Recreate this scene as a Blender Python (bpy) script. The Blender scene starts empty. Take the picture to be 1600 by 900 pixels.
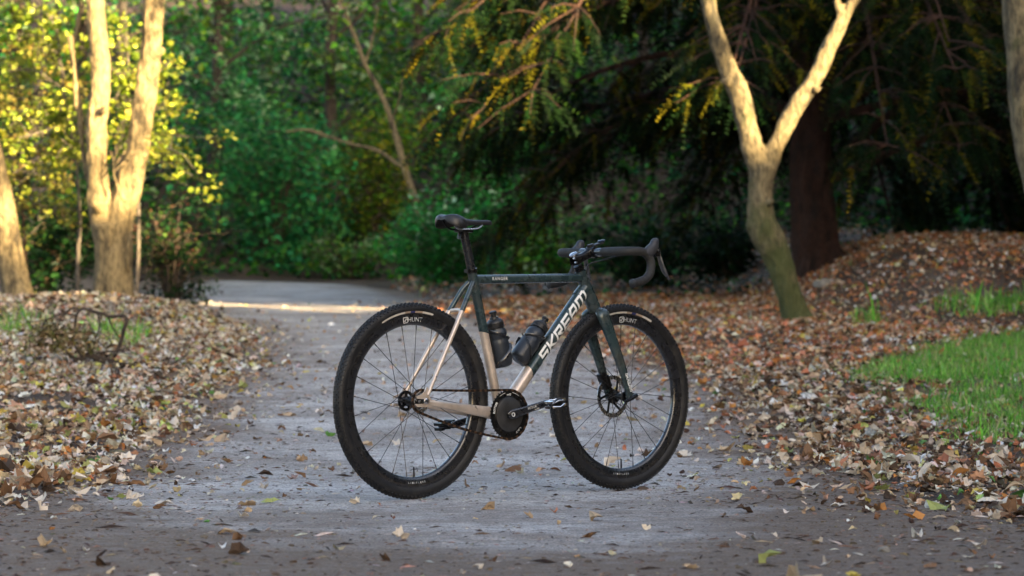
import bpy, bmesh, math, random
import numpy as np
from mathutils import Vector, Matrix, noise

R_ = math.radians
random.seed(7); RNG = np.random.default_rng(11)
scene = bpy.context.scene
COL = scene.collection

# ------------------------------------------------------------------ camera
F_PX, CAM_H, HORIZON = 5000.0, 0.635, 504.6
cam_d = bpy.data.cameras.new('camera'); cam = bpy.data.objects.new('camera', cam_d); COL.objects.link(cam)
cam_d.sensor_width = 36.0; cam_d.lens = F_PX / 1600.0 * 36.0
cam_d.clip_start = 0.1; cam_d.clip_end = 1000.0
cam.location = (0, 0, CAM_H)
cam.rotation_euler = (R_(90) + math.atan((HORIZON - 450.0) / F_PX), 0, 0)
cam_d.dof.use_dof = True; cam_d.dof.focus_distance = 11.6; cam_d.dof.aperture_fstop = 5.6
scene.camera = cam

# ------------------------------------------------------------------ light
SUN_AZ, SUN_EL = 38.0, 14.0           # degrees to the right of straight behind the camera / above the horizon
sd = Vector((math.sin(R_(SUN_AZ)) * math.cos(R_(SUN_EL)), -math.cos(R_(SUN_AZ)) * math.cos(R_(SUN_EL)), math.sin(R_(SUN_EL))))
world = bpy.data.worlds.new('World'); scene.world = world; world.use_nodes = True
wn = world.node_tree.nodes; wl = world.node_tree.links
sky = wn.new('ShaderNodeTexSky'); sky.sky_type = 'NISHITA'; sky.sun_disc = False
sky.sun_elevation = R_(SUN_EL); sky.sun_rotation = math.atan2(sd.x, sd.y)
sky.air_density = 0.8; sky.dust_density = 3.0; sky.ozone_density = 0.2
bg = wn['Background']; bg.inputs['Strength'].default_value = 0.06
wl.new(sky.outputs['Color'], bg.inputs['Color'])
sun_d = bpy.data.lights.new('sun', 'SUN'); sun = bpy.data.objects.new('sun', sun_d); COL.objects.link(sun)
sun_d.energy = 5.0; sun_d.angle = R_(0.5); sun_d.color = (1.0, 0.74, 0.38)
sun.rotation_euler = sd.to_track_quat('Z', 'Y').to_euler(); sun.location = (20, -20, 15)
vs = scene.view_settings
vs.view_transform = 'Standard'; vs.look = 'None'; vs.gamma = 1.0; vs.use_curve_mapping = False
vs.exposure = 3.25
cy = scene.cycles
cy.max_bounces = 7; cy.diffuse_bounces = 4; cy.glossy_bounces = 3; cy.transmission_bounces = 4; cy.transparent_max_bounces = 6
cy.use_denoising = True; cy.caustics_reflective = False; cy.caustics_refractive = False
cy.sample_clamp_indirect = 6.0

# ------------------------------------------------------------------ materials
MATS = {}
def ramp(nt, stops, interp='LINEAR'):
    n = nt.nodes.new('ShaderNodeValToRGB'); n.color_ramp.interpolation = interp
    e = n.color_ramp.elements
    while len(e) < len(stops): e.new(0.5)
    for el, (p, c) in zip(e, stops):
        el.position = p; el.color = (*c, 1) if len(c) == 3 else c
    return n
def noise_tex(nt, scale, detail=4, rough=0.55, coord='Object', vec=None):
    n = nt.nodes.new('ShaderNodeTexNoise'); n.inputs['Scale'].default_value = scale
    n.inputs['Detail'].default_value = detail; n.inputs['Roughness'].default_value = rough
    if vec is None:
        tc = nt.nodes.new('ShaderNodeTexCoord'); vec = tc.outputs[coord]
    nt.links.new(vec, n.inputs['Vector'])
    return n
def mix_rgb(nt, fac, a, b, mode='MIX'):
    n = nt.nodes.new('ShaderNodeMix'); n.data_type = 'RGBA'; n.blend_type = mode
    for s, v in ((n.inputs[0], fac), (n.inputs[6], a), (n.inputs[7], b)):
        if hasattr(v, 'is_output'): nt.links.new(v, s)
        elif isinstance(v, (int, float)): s.default_value = v
        else: s.default_value = (*v, 1) if len(v) == 3 else v
    return n.outputs[2]
def new_mat(name):
    m = bpy.data.materials.new(name); m.use_nodes = True; MATS[name] = m
    nt = m.node_tree; b = nt.nodes['Principled BSDF']
    return m, nt, b
def add_bump(nt, b, height, strength, dist):
    bp = nt.nodes.new('ShaderNodeBump'); bp.inputs['Strength'].default_value = strength; bp.inputs['Distance'].default_value = dist
    nt.links.new(height, bp.inputs['Height']); nt.links.new(bp.outputs['Normal'], b.inputs['Normal'])
def simple(name, col, rough=0.5, metal=0.0, var=0.25, vscale=30.0, dirt=None, dirt_amt=0.0, coat=0.0, bump=0.0, spec=0.5):
    m, nt, b = new_mat(name)
    n = noise_tex(nt, vscale, 5)
    lo = tuple(c * (1 - var) for c in col); hi = tuple(min(1, c * (1 + var)) for c in col)
    r = ramp(nt, [(0.3, lo), (0.7, hi)]); nt.links.new(n.outputs['Fac'], r.inputs['Fac'])
    out = r.outputs['Color']
    if dirt:
        n2 = noise_tex(nt, vscale * 0.35, 7, 0.7)
        r2 = ramp(nt, [(0.48, (0, 0, 0)), (0.72, (dirt_amt,) * 3)]); nt.links.new(n2.outputs['Fac'], r2.inputs['Fac'])
        out = mix_rgb(nt, r2.outputs['Color'], out, dirt)
    nt.links.new(out, b.inputs['Base Color'])
    rr = ramp(nt, [(0.3, (max(0.02, rough - 0.08),) * 3), (0.7, (min(1, rough + 0.1),) * 3)]); nt.links.new(n.outputs['Fac'], rr.inputs['Fac'])
    nt.links.new(rr.outputs['Color'], b.inputs['Roughness'])
    b.inputs['Metallic'].default_value = metal; b.inputs['Specular IOR Level'].default_value = spec
    if coat: b.inputs['Coat Weight'].default_value = coat; b.inputs['Coat Roughness'].default_value = 0.15
    if bump: add_bump(nt, b, n.outputs['Fac'], bump, 0.002)
    return m
def leaf_mat(name, translucent=0.3, rough=0.55, spec=0.4):
    """colour comes from each leaf's own colour attribute"""
    m, nt, b = new_mat(name)
    at = nt.nodes.new('ShaderNodeAttribute'); at.attribute_name = 'leaf_colour'
    n = noise_tex(nt, 60.0, 3)
    r = ramp(nt, [(0.3, (0.75,) * 3), (0.7, (1.2,) * 3)]); nt.links.new(n.outputs['Fac'], r.inputs['Fac'])
    c = mix_rgb(nt, 1.0, at.outputs['Color'], r.outputs['Color'], 'MULTIPLY')
    nt.links.new(c, b.inputs['Base Color']); b.inputs['Roughness'].default_value = rough; b.inputs['Specular IOR Level'].default_value = spec
    if translucent:
        tr = nt.nodes.new('ShaderNodeBsdfTranslucent'); nt.links.new(c, tr.inputs['Color'])
        mx = nt.nodes.new('ShaderNodeMixShader'); mx.inputs[0].default_value = translucent
        nt.links.new(b.outputs[0], mx.inputs[1]); nt.links.new(tr.outputs[0], mx.inputs[2])
        nt.links.new(mx.outputs[0], nt.nodes['Material Output'].inputs['Surface'])
    return m
def bark_mat(name, dark, light, moss=None, moss_top=0.0, vscale=6.0):
    m, nt, b = new_mat(name)
    tc = nt.nodes.new('ShaderNodeTexCoord'); mp = nt.nodes.new('ShaderNodeMapping'); mp.inputs['Scale'].default_value = (1, 1, 0.35)
    nt.links.new(tc.outputs['Object'], mp.inputs['Vector'])
    n = noise_tex(nt, vscale, 8, 0.65, vec=mp.outputs[0]); n2 = noise_tex(nt, vscale * 6, 5, 0.6, vec=mp.outputs[0])
    r = ramp(nt, [(0.36, dark), (0.47, tuple((a + 1.6 * c) / 2.6 for a, c in zip(dark, light))), (0.66, light)])
    nt.links.new(n.outputs['Fac'], r.inputs['Fac'])
    r2 = ramp(nt, [(0.36, (0.4,) * 3), (0.6, (1.15,) * 3)]); nt.links.new(n2.outputs['Fac'], r2.inputs['Fac'])
    c = mix_rgb(nt, 1.0, r.outputs['Color'], r2.outputs['Color'], 'MULTIPLY')
    if moss:
        n3 = noise_tex(nt, 3.2, 6, 0.7)
        sx = nt.nodes.new('ShaderNodeSeparateXYZ'); nt.links.new(tc.outputs['Object'], sx.inputs[0])
        mr = nt.nodes.new('ShaderNodeMapRange'); mr.inputs[1].default_value = moss_top; mr.inputs[2].default_value = 0.0
        mr.inputs[3].default_value = 0.0; mr.inputs[4].default_value = 0.5
        nt.links.new(sx.outputs['Z'], mr.inputs[0])
        ad = nt.nodes.new('ShaderNodeMath'); ad.operation = 'ADD'; nt.links.new(mr.outputs[0], ad.inputs[0]); nt.links.new(n3.outputs['Fac'], ad.inputs[1])
        r3 = ramp(nt, [(0.56, (0, 0, 0)), (0.78, (0.8,) * 3)]); nt.links.new(ad.outputs[0], r3.inputs['Fac'])
        c = mix_rgb(nt, r3.outputs['Color'], c, moss)
    nt.links.new(c, b.inputs['Base Color']); b.inputs['Roughness'].default_value = 0.85
    mx = nt.nodes.new('ShaderNodeMath'); mx.operation = 'ADD'; nt.links.new(n.outputs['Fac'], mx.inputs[0]); nt.links.new(n2.outputs['Fac'], mx.inputs[1])
    add_bump(nt, b, mx.outputs[0], 1.0, 0.035)
    return m

# ------------------------------------------------------------------ mesh helpers
def set_props(o, label=None, cat=None, group=None, kind=None):
    if label: o['label'] = label
    if cat: o['category'] = cat
    if group: o['group'] = group
    if kind: o['kind'] = kind
    return o
def link(o, parent=None):
    COL.objects.link(o)
    if parent is not None: o.parent = parent
    return o
def empty(name, loc=(0, 0, 0), rz=0.0, parent=None):
    o = bpy.data.objects.new(name, None); o.empty_display_size = 0.1
    o.location = loc; o.rotation_euler = (0, 0, rz)
    return link(o, parent)
def as_mats(m): return [MATS[x] for x in ([m] if isinstance(m, str) else m)]
def smooth_mesh(me, angle=40):
    me.polygons.foreach_set('use_smooth', [True] * len(me.polygons))
    if angle: me.set_sharp_from_angle(angle=R_(angle))
class MB:
    def __init__(s): s.v = []; s.f = []; s.mi = []
    def add(s, vs, fs, mi=0):
        o = len(s.v); s.v += [tuple(map(float, p)) for p in vs]; s.f += [tuple(i + o for i in f) for f in fs]; s.mi += [mi] * len(fs); return s
    def tube(s, pts, radii, n=12, cap=True, mi=0, up=None):
        pts = [Vector(p) for p in pts]
        if not hasattr(radii, '__len__'): radii = [radii] * len(pts)
        T = []
        for i in range(len(pts)):
            a = pts[max(0, i - 1)]; b = pts[min(len(pts) - 1, i + 1)]; T.append((b - a).normalized())
        u = Vector(up) if up is not None else (Vector((0, 1, 0)) if abs(T[0].y) < 0.9 else Vector((1, 0, 0)))
        vs = []
        for i, p in enumerate(pts):
            u = (u - T[i] * u.dot(T[i])).normalized(); w = T[i].cross(u)
            r = radii[i]; ra, rb = r if hasattr(r, '__len__') else (r, r)
            for k in range(n):
                t = 2 * math.pi * k / n; vs.append(p + u * (ra * math.cos(t)) + w * (rb * math.sin(t)))
        fs = []
        for i in range(len(pts) - 1):
            for k in range(n):
                a = i * n + k; b = i * n + (k + 1) % n; fs.append((a, b, b + n, a + n))
        if cap: fs.append(tuple(range(n - 1, -1, -1))); fs.append(tuple((len(pts) - 1) * n + k for k in range(n)))
        return s.add(vs, fs, mi)
    def lathe(s, prof, c=(0, 0, 0), axis=(0, 1, 0), n=48, mi=0, closed=False, cap=False):
        """prof: (radius, offset along axis)"""
        ax = Vector(axis).normalized(); c = Vector(c)
        e = Vector((1, 0, 0)) if abs(ax.x) < 0.9 else Vector((0, 0, 1))
        u = (e - ax * e.dot(ax)).normalized(); w = ax.cross(u)
        vs = []; m = len(prof)
        for k in range(n):
            t = 2 * math.pi * k / n; d = u * math.cos(t) + w * math.sin(t)
            for r, a in prof: vs.append(c + d * r + ax * a)
        fs = []
        for k in range(n):
            k2 = (k + 1) % n
            for j in range(m if closed else m - 1):
                j2 = (j + 1) % m; fs.append((k * m + j, k * m + j2, k2 * m + j2, k2 * m + j))
        if cap:
            fs.append(tuple(k * m for k in range(n))); fs.append(tuple(k * m + m - 1 for k in range(n - 1, -1, -1)))
        return s.add(vs, fs, mi)
    def box(s, c, size, M=None, mi=0, taper=1.0):
        x, y, z = (q / 2 for q in size); c = Vector(c)
        vs = [Vector((sx * x * (taper if sz > 0 else 1), sy * y * (taper if sz > 0 else 1), sz * z)) for sz in (-1, 1) for sy in (-1, 1) for sx in (-1, 1)]
        if M is not None: vs = [M @ v for v in vs]
        return s.add([v + c for v in vs], [(0, 2, 3, 1), (4, 5, 7, 6), (0, 1, 5, 4), (2, 6, 7, 3), (0, 4, 6, 2), (1, 3, 7, 5)], mi)
    def build(s, name, mats, parent=None, angle=40, bevel=0.0):
        me = bpy.data.meshes.new(name); me.from_pydata(s.v, [], s.f)
        bm = bmesh.new(); bm.from_mesh(me); bmesh.ops.recalc_face_normals(bm, faces=bm.faces)
        if bevel: bmesh.ops.bevel(bm, geom=list(bm.edges), offset=bevel, segments=2, affect='EDGES', profile=0.6)
        bm.to_mesh(me); bm.free()
        for m in as_mats(mats): me.materials.append(m)
        if len(s.mi) == len(me.polygons) and any(s.mi): me.polygons.foreach_set('material_index', s.mi)
        smooth_mesh(me, angle)
        return link(bpy.data.objects.new(name, me), parent)
def np_mesh(name, V, Fc, mat, colours=None, parent=None, smooth=False):
    """V (n,3), Fc (m,k) arrays; colours (n,3) per vertex"""
    me = bpy.data.meshes.new(name); k = Fc.shape[1]
    me.vertices.add(len(V)); me.vertices.foreach_set('co', np.ascontiguousarray(V, dtype=np.float32).ravel())
    me.loops.add(Fc.size); me.loops.foreach_set('vertex_index', np.ascontiguousarray(Fc, dtype=np.int32).ravel())
    me.polygons.add(len(Fc)); me.polygons.foreach_set('loop_start', np.arange(0, Fc.size, k, dtype=np.int32))
    me.polygons.foreach_set('use_smooth', np.full(len(Fc), smooth))
    me.update(calc_edges=True)
    if colours is not None:
        a = me.attributes.new('leaf_colour', 'FLOAT_COLOR', 'POINT')
        c = np.ones((len(V), 4), np.float32); c[:, :3] = colours; a.data.foreach_set('color', c.ravel())
    for m in as_mats(mat): me.materials.append(m)
    return link(bpy.data.objects.new(name, me), parent)
def rot_mats(n, tilt=1.0, rng=RNG):
    """random rotations: any spin about z, then a tilt of up to about `tilt` radians"""
    a = rng.uniform(0, 2 * np.pi, n); t = np.abs(rng.normal(0, tilt, n)); p = rng.uniform(0, 2 * np.pi, n)
    ca, sa = np.cos(a), np.sin(a); Z = np.zeros(n); O = np.ones(n)
    Rz = np.stack([np.stack([ca, -sa, Z], -1), np.stack([sa, ca, Z], -1), np.stack([Z, Z, O], -1)], 1)
    kx, ky = np.cos(p), np.sin(p); c, s = np.cos(t), np.sin(t); C = 1 - c
    Rt = np.stack([np.stack([c + kx * kx * C, kx * ky * C, ky * s], -1), np.stack([kx * ky * C, c + ky * ky * C, -kx * s], -1), np.stack([-ky * s, kx * s, c], -1)], 1)
    return Rt @ Rz
def scatter(tV, tF, P, Rm, S):
    """copies of a template (tV,tF) at points P"""
    n = len(P); V = np.einsum('nij,kj->nki', Rm, tV) * np.asarray(S).reshape(-1, 1, 1) + P[:, None, :]
    Fc = tF[None] + (np.arange(n) * len(tV))[:, None, None]
    return V.reshape(-1, 3), Fc.reshape(-1, tF.shape[1])
def jitter_cols(n, palette, weights=None, var=0.22, rng=RNG):
    pal = np.array(palette); w = None if weights is None else np.array(weights) / np.sum(weights)
    c = pal[rng.choice(len(pal), n, p=w)]
    return np.clip(c * np.exp(rng.normal(0, var, (n, 1))) * np.exp(rng.normal(0, 0.07, (n, 3))), 0.004, 0.9)
def W(px, py, d): return Vector(((px - 800) / F_PX * d, d, CAM_H + (HORIZON - py) / F_PX * d))

LEAF4 = (np.array([[0, -0.5, 0], [0.32, 0.02, 0.09], [0, 0.5, -0.04], [-0.32, 0.02, 0.09]]), np.array([[0, 1, 2], [0, 2, 3]]))
LEAFR = (np.array([[0, -0.5, 0], [0.42, -0.18, 0.07], [0.4, 0.2, 0.06], [0, 0.5, -0.06], [-0.4, 0.2, 0.06], [-0.42, -0.18, 0.07]]),
         np.array([[0, 1, 2], [0, 2, 3], [0, 3, 4], [0, 4, 5]]))

# ------------------------------------------------------------------ ground
def sm(t): t = np.clip(t, 0, 1); return t * t * (3 - 2 * t)
L_EDGE = np.array([(-2.3, -6), (-2.0, 3), (-1.92, 7), (-1.78, 11.1), (-1.78, 14.4), (-1.84, 17.4), (-1.98, 21.8), (-2.2, 26.3), (-2.65, 30.6), (-3.5, 34.4), (-5.2, 37.6), (-9, 40.5), (-16, 42.5)])
R_EDGE = np.array([(2.2, -6), (1.9, 3), (1.75, 7), (1.62, 9.8), (1.5, 12.2), (1.45, 14.8), (1.5, 18), (1.32, 22.8), (0.45, 29), (-0.74, 36.8), (-1.7, 44.5), (-4.5, 49.6), (-16, 53)])
def xL(y): return np.interp(y, L_EDGE[:11, 1], L_EDGE[:11, 0])
def xR(y): return np.interp(y, R_EDGE[:11, 1], R_EDGE[:11, 0])
_ph = RNG.uniform(0, 6.28, (14, 2)); _kk = RNG.normal(0, 1, (14, 2))
def wob(x, y, scale):
    s = 0
    for (p, q), (a, b) in zip(_ph, _kk): s = s + np.sin((a * x + b * y) * scale + p) * np.cos((b * x - a * y) * scale * 0.7 + q)
    return s / 5.0
def H(x, y):
    x = np.asarray(x, float); y = np.asarray(y, float)
    t = y - 12.6
    z = 0.036 * np.where(t < 0, 0, np.where(t < 3, t * t / 6, t - 1.5))
    z = z + 0.72 * sm((x - 2.45) / 2.0) * sm((y - 27) / 6)
    z = z + 0.15 * sm((-x - 2.8) / 1.2) * sm((y - 24) / 7) * (1 - sm((y - 33.6) / 3))
    u = np.clip(y - 50.5, 0, None); z = z + 0.27 * u * sm(u / 6)
    off = np.maximum(xL(y) - x, x - xR(y))
    z = z + sm(off / 1.2) * (0.05 + 0.05 * wob(x, y, 0.9)) * sm((y - 9) / 8)
    return z + 0.006 * wob(x, y, 2.3)
_lat = RNG.random((256, 256))
def vnoise(x, y):
    xi = np.floor(x).astype(int); yi = np.floor(y).astype(int); fx = sm(x - xi); fy = sm(y - yi); a = lambda i, j: _lat[(xi + i) % 256, (yi + j) % 256]
    return (a(0, 0) * (1 - fx) + a(1, 0) * fx) * (1 - fy) + (a(0, 1) * (1 - fx) + a(1, 1) * fx) * fy
def relief(x, y):
    """uneven trodden surface: a few millimetres at several widths"""
    z = 0
    for wl, am in ((.9, .007), (.37, .003), (.16, .0022), (.075, .0022)): z = z + am * (vnoise(x / wl + 31, y / wl + 7) - .5)
    return z * sm((np.hypot(x + .36, y - 11.39) - .05) / .5) * sm((np.hypot(x - .41, y - 12.07) - .05) / .5)
def dirt(x, y):
    """share of brown soil trodden into the gravel: towards the edges, in the foreground and in patches"""
    e = np.clip(np.minimum(x - xL(y) , (xR(y) - x) * .8), 0, 9)
    return np.clip(.62 * np.exp(-e / .42) + .5 * (1 - sm((y - 7.4) / 4.6)) + .3 * sm((x - .3) / 1.2) * (1 - sm((y - 9) / 5)) + .12 * wob(x, y, 2.1), 0, 1)
def h1(x, y): return float(H(x, y))
def on_path(x, y): return (x > xL(y)) & (x < xR(y)) & (y < 45)

def pxpoly(pts):
    out = []
    for px, py in pts:
        lo, hi = 6.0, 60.0
        for _ in range(40):
            m = (lo + hi) / 2; zz = h1((px - 800) / F_PX * m, m); pyy = HORIZON - F_PX * (zz - CAM_H) / m
            if pyy > py: lo = m
            else: hi = m
        out.append(((px - 800) / F_PX * lo, lo))
    return np.array(out)

def soil_material(name, gravel):
    m, nt, b = new_mat(name)
    n1 = noise_tex(nt, 1.1, 6, 0.6); n2 = noise_tex(nt, 16, 8, 0.72); n3 = noise_tex(nt, 120, 3, 0.6)
    if gravel:
        r1 = ramp(nt, [(0.34, (0.25, 0.215, 0.19)), (0.5, (0.37, 0.34, 0.318)), (0.64, (0.48, 0.455, 0.435))])
    else:
        r1 = ramp(nt, [(0.3, (0.05, 0.036, 0.026)), (0.55, (0.095, 0.068, 0.05)), (0.75, (0.15, 0.115, 0.09))])
    nt.links.new(n1.outputs['Fac'], r1.inputs['Fac'])
    r2 = ramp(nt, [(0.36, (0.38, 0.33, 0.29)), (0.48, (1, 1, 1)), (0.66, (1.3, 1.28, 1.26))]); nt.links.new(n2.outputs['Fac'], r2.inputs['Fac'])
    c = mix_rgb(nt, 1.0, r1.outputs['Color'], r2.outputs['Color'], 'MULTIPLY')
    r3 = ramp(nt, [(0.36, (0.42,) * 3), (0.5, (1, 1, 1)), (0.68, (1.7, 1.68, 1.65))]); nt.links.new(n3.outputs['Fac'], r3.inputs['Fac'])
    c = mix_rgb(nt, 1.0, c, r3.outputs['Color'], 'MULTIPLY')
    if gravel:                                  # trodden-in brown soil along the edges and in patches
        at = nt.nodes.new('ShaderNodeAttribute'); at.attribute_name = 'leaf_colour'
        n4 = noise_tex(nt, 2.6, 8, 0.68); mm = nt.nodes.new('ShaderNodeMath'); mm.operation = 'MULTIPLY_ADD'; mm.inputs[1].default_value = 0.9
        nt.links.new(n4.outputs['Fac'], mm.inputs[0]); nt.links.new(at.outputs['Fac'], mm.inputs[2])
        r4 = ramp(nt, [(0.52, (0, 0, 0)), (0.88, (1, 1, 1))]); nt.links.new(mm.outputs[0], r4.inputs['Fac'])
        c = mix_rgb(nt, r4.outputs['Color'], c, mix_rgb(nt, 1.0, (0.15, 0.1, 0.065), r3.outputs['Color'], 'MULTIPLY'))
    nt.links.new(c, b.inputs['Base Color'])
    rr = ramp(nt, [(0.35, (0.5,) * 3), (0.65, (0.85,) * 3)]); nt.links.new(n2.outputs['Fac'], rr.inputs['Fac'])
    nt.links.new(rr.outputs['Color'], b.inputs['Roughness']); b.inputs['Specular IOR Level'].default_value = .3 if gravel else .1
    ad = nt.nodes.new('ShaderNodeMath'); ad.operation = 'MULTIPLY_ADD'; ad.inputs[1].default_value = 0.5
    nt.links.new(n3.outputs['Fac'], ad.inputs[0]); nt.links.new(n2.outputs['Fac'], ad.inputs[2])
    add_bump(nt, b, ad.outputs[0], 0.8, 0.012)
soil_material('soil', False); soil_material('gravel', True)

def spaced(*segs):
    out = []
    for a, b, st in segs: out += list(np.arange(a, b, st))
    out.append(segs[-1][1]); return np.array(out)
gx = spaced((-120, -30, 15), (-30, -9, 1.5), (-9, -6, 0.3), (-6, 6, 0.09), (6, 9, 0.3), (9, 30, 1.5), (30, 120, 15))
gy = spaced((-60, -6, 6), (-6, 6, 0.6), (6, 20, 0.1), (20, 40, 0.16), (40, 62, 0.4), (62, 90, 2), (90, 200, 10))
def grid_mesh(name, X, Y, Z, mat, att=None):
    n, k = X.shape; idx = np.arange(n * k).reshape(n, k)
    Fc = np.stack([idx[:-1, :-1], idx[1:, :-1], idx[1:, 1:], idx[:-1, 1:]], -1).reshape(-1, 4)
    return np_mesh(name, np.stack([X, Y, Z], -1).reshape(-1, 3), Fc, mat, None if att is None else np.repeat(att.reshape(-1, 1), 3, axis=1), smooth=True)
GX, GY = np.meshgrid(gx, gy, indexing='ij')
GZ = H(GX, np.minimum(GY, 100))
inside = sm(np.minimum(GX - xL(GY), xR(GY) - GX) / 0.25) * (GY < 44)
GZ = GZ - 0.05 * inside + 0.012 * wob(GX, GY, 9.0) * (1 - inside)
set_props(grid_mesh('ground', GX, GY, GZ, 'soil'), 'dark brown woodland soil under fallen leaves on both sides of the path', 'ground', kind='structure')

# path ribbon between its two edges
def resample(P, n):
    P = np.asarray(P, float); d = np.r_[0, np.cumsum(np.linalg.norm(np.diff(P, axis=0), axis=1))]
    return d[-1], lambda s: np.stack([np.interp(s, d, P[:, 0]), np.interp(s, d, P[:, 1])], -1)
def catmull(P, m=12):
    P = np.asarray(P, float); Q = np.vstack([2 * P[0] - P[1], P, 2 * P[-1] - P[-2]]); out = []
    for i in range(1, len(Q) - 2):
        for t in np.linspace(0, 1, m, endpoint=False):
            a, b, c, d = Q[i - 1:i + 3]
            out.append(0.5 * ((2 * b) + (c - a) * t + (2 * a - 5 * b + 4 * c - d) * t * t + (3 * b - a - 3 * c + d) * t ** 3))
    out.append(P[-1]); return np.array(out)
def densify(C, step_of):
    pts = [C[0]]
    for a, b in zip(C[:-1], C[1:]):
        m = max(1, int(math.ceil(np.linalg.norm(b - a) / step_of(a)))); pts += [a + (b - a) * k / m for k in range(1, m + 1)]
    return np.array(pts)
CL, CR = catmull(L_EDGE), catmull(R_EDGE)
both = densify(np.hstack([CL, CR]), lambda p: 0.045 if 6.5 < p[1] < 15 else 0.1 if p[1] < 24 else 0.3)
s_ = np.linspace(0, 1, 150)[None, :]
PX = both[:, 0:1] * (1 - s_) + both[:, 2:3] * s_; PY = both[:, 1:2] * (1 - s_) + both[:, 3:4] * s_
edge = np.minimum(s_, 1 - s_)
PX = PX + 0.10 * wob(PX, PY, 3.1) * (edge < 0.02)
PZ = H(PX, PY) + 0.008 + relief(PX, PY) - 0.03 * (edge < 0.004)
PD = dirt(PX, PY)
set_props(grid_mesh('path', PX, PY, PZ, 'gravel', PD), 'grey gravel and dirt path bending away into the woods', 'path', kind='structure')

# ------------------------------------------------------------------ trees
bark_mat('bark_pale', (0.06, 0.045, 0.024), (0.32, 0.24, 0.115))
bark_mat('bark_mossy', (0.036, 0.03, 0.018), (0.23, 0.18, 0.095), moss=(0.05, 0.065, 0.01), moss_top=1.3)
bark_mat('bark_dark', (0.028, 0.02, 0.015), (0.09, 0.065, 0.048))
bark_mat('bark_red', (0.012, 0.005, 0.003), (0.06, 0.022, 0.012), vscale=9)
bark_mat('bark_grey', (0.07, 0.06, 0.05), (0.2, 0.165, 0.13))
bark_mat('twig', (0.07, 0.045, 0.03), (0.2, 0.13, 0.08), vscale=20)
leaf_mat('foliage', 0.3, 0.5, 0.18); leaf_mat('needle', 0.0, 0.6, 0.04); leaf_mat('dry_leaf', 0.1, 0.7, 0.15)

def smooth_path(pts, rad, m=7):
    P = np.array([list(p) + [r] for p, r in zip(pts, rad)]); Q = catmull(P, m)
    return [Vector(q[:3]) for q in Q], list(Q[:, 3])
def organic(name, limbs, mat, parent, base, voxel=0.03, rough=0.018, seed=0):
    """limbs: lists of (world point, radius) -> one fused, slightly lumpy trunk mesh relative to base"""
    mb = MB()
    for lm in limbs:
        p, r = smooth_path([q[0] for q in lm], [q[1] for q in lm]); mb.tube([q - base for q in p], r, 14)
    tmp = mb.build('trunk_source', mat)
    md = tmp.modifiers.new('r', 'REMESH'); md.mode = 'VOXEL'; md.voxel_size = voxel
    m2 = tmp.modifiers.new('s', 'SMOOTH'); m2.iterations = 5; m2.factor = 0.5
    dg = bpy.context.evaluated_depsgraph_get(); me = bpy.data.meshes.new_from_object(tmp.evaluated_get(dg))
    bpy.data.objects.remove(tmp)
    nv = len(me.vertices); co = np.empty(nv * 3, np.float32); me.vertices.foreach_get('co', co); co = co.reshape(-1, 3)
    no = np.empty(nv * 3, np.float32); me.vertices.foreach_get('normal', no); no = no.reshape(-1, 3)
    d = np.array([noise.fractal(Vector((x * 5, y * 5, z * 1.6 + seed)), 1.0, 2.0, 4) for x, y, z in co])
    d2 = np.array([noise.fractal(Vector((x * 16, y * 16, z * 7 + seed)), .9, 2.0, 3) for x, y, z in co])
    co += no * (d * rough + d2 * rough * .38)[:, None]; me.vertices.foreach_set('co', co.ravel()); me.update()
    me.materials.clear(); me.materials.append(MATS[mat]); smooth_mesh(me, 0); me.name = name
    return link(bpy.data.objects.new(name, me), parent)

GREEN_MID = [(0.05, 0.22, 0.02), (0.1, 0.29, 0.025), (0.03, 0.16, 0.03), (0.2, 0.33, 0.03), (0.3, 0.42, 0.2)]
GREEN_TEAL = [(0.02, 0.16, 0.05), (0.035, 0.23, 0.065), (0.08, 0.28, 0.06), (0.26, 0.42, 0.22)]
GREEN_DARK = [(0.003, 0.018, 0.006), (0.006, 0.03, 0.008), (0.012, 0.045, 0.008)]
GREEN_LIME = [(0.2, 0.26, 0.02), (0.28, 0.33, 0.03), (0.14, 0.2, 0.02), (0.34, 0.36, 0.06)]
GREEN_OLIVE = [(0.1, 0.2, 0.012), (0.17, 0.26, 0.015), (0.06, 0.15, 0.015), (0.26, 0.25, 0.015)]
BROWN_DRY = [(0.045, 0.022, 0.014), (0.07, 0.03, 0.018), (0.03, 0.018, 0.012), (0.035, 0.04, 0.012)]

def leaf_cloud(name, centres, radii, count, size, palette, parent, base, tmpl=LEAF4, mat='foliage', flat=0.75, tilt=0.75, weights=None, seed=0, keep=None, sig=.3):
    rng = np.random.default_rng(seed)
    centres = np.array([list(c) for c in centres], float); radii = np.asarray(radii, float)
    w = radii ** 2; pick = rng.choice(len(centres), count, p=w / w.sum())
    d = rng.normal(0, 1, (count, 3)); d /= np.linalg.norm(d, axis=1)[:, None]
    rr = radii[pick] * (0.25 + 0.8 * rng.random(count) ** 0.55)
    P = centres[pick] + d * rr[:, None] * np.array([1, 1, flat])
    if keep is not None:
        k = keep(P); P = P[k]; pick = pick[k]
    n = len(P)
    col = jitter_cols(n, palette, weights, rng=rng) * np.exp(rng.normal(0, 0.22, len(centres)))[pick][:, None]
    S = size * np.exp(rng.normal(0, sig, n))
    V, Fc = scatter(tmpl[0], tmpl[1], P - np.array(base), rot_mats(n, tilt, rng), S)
    return np_mesh(name, V, Fc, mat, np.repeat(col, len(tmpl[0]), axis=0), parent)

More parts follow.
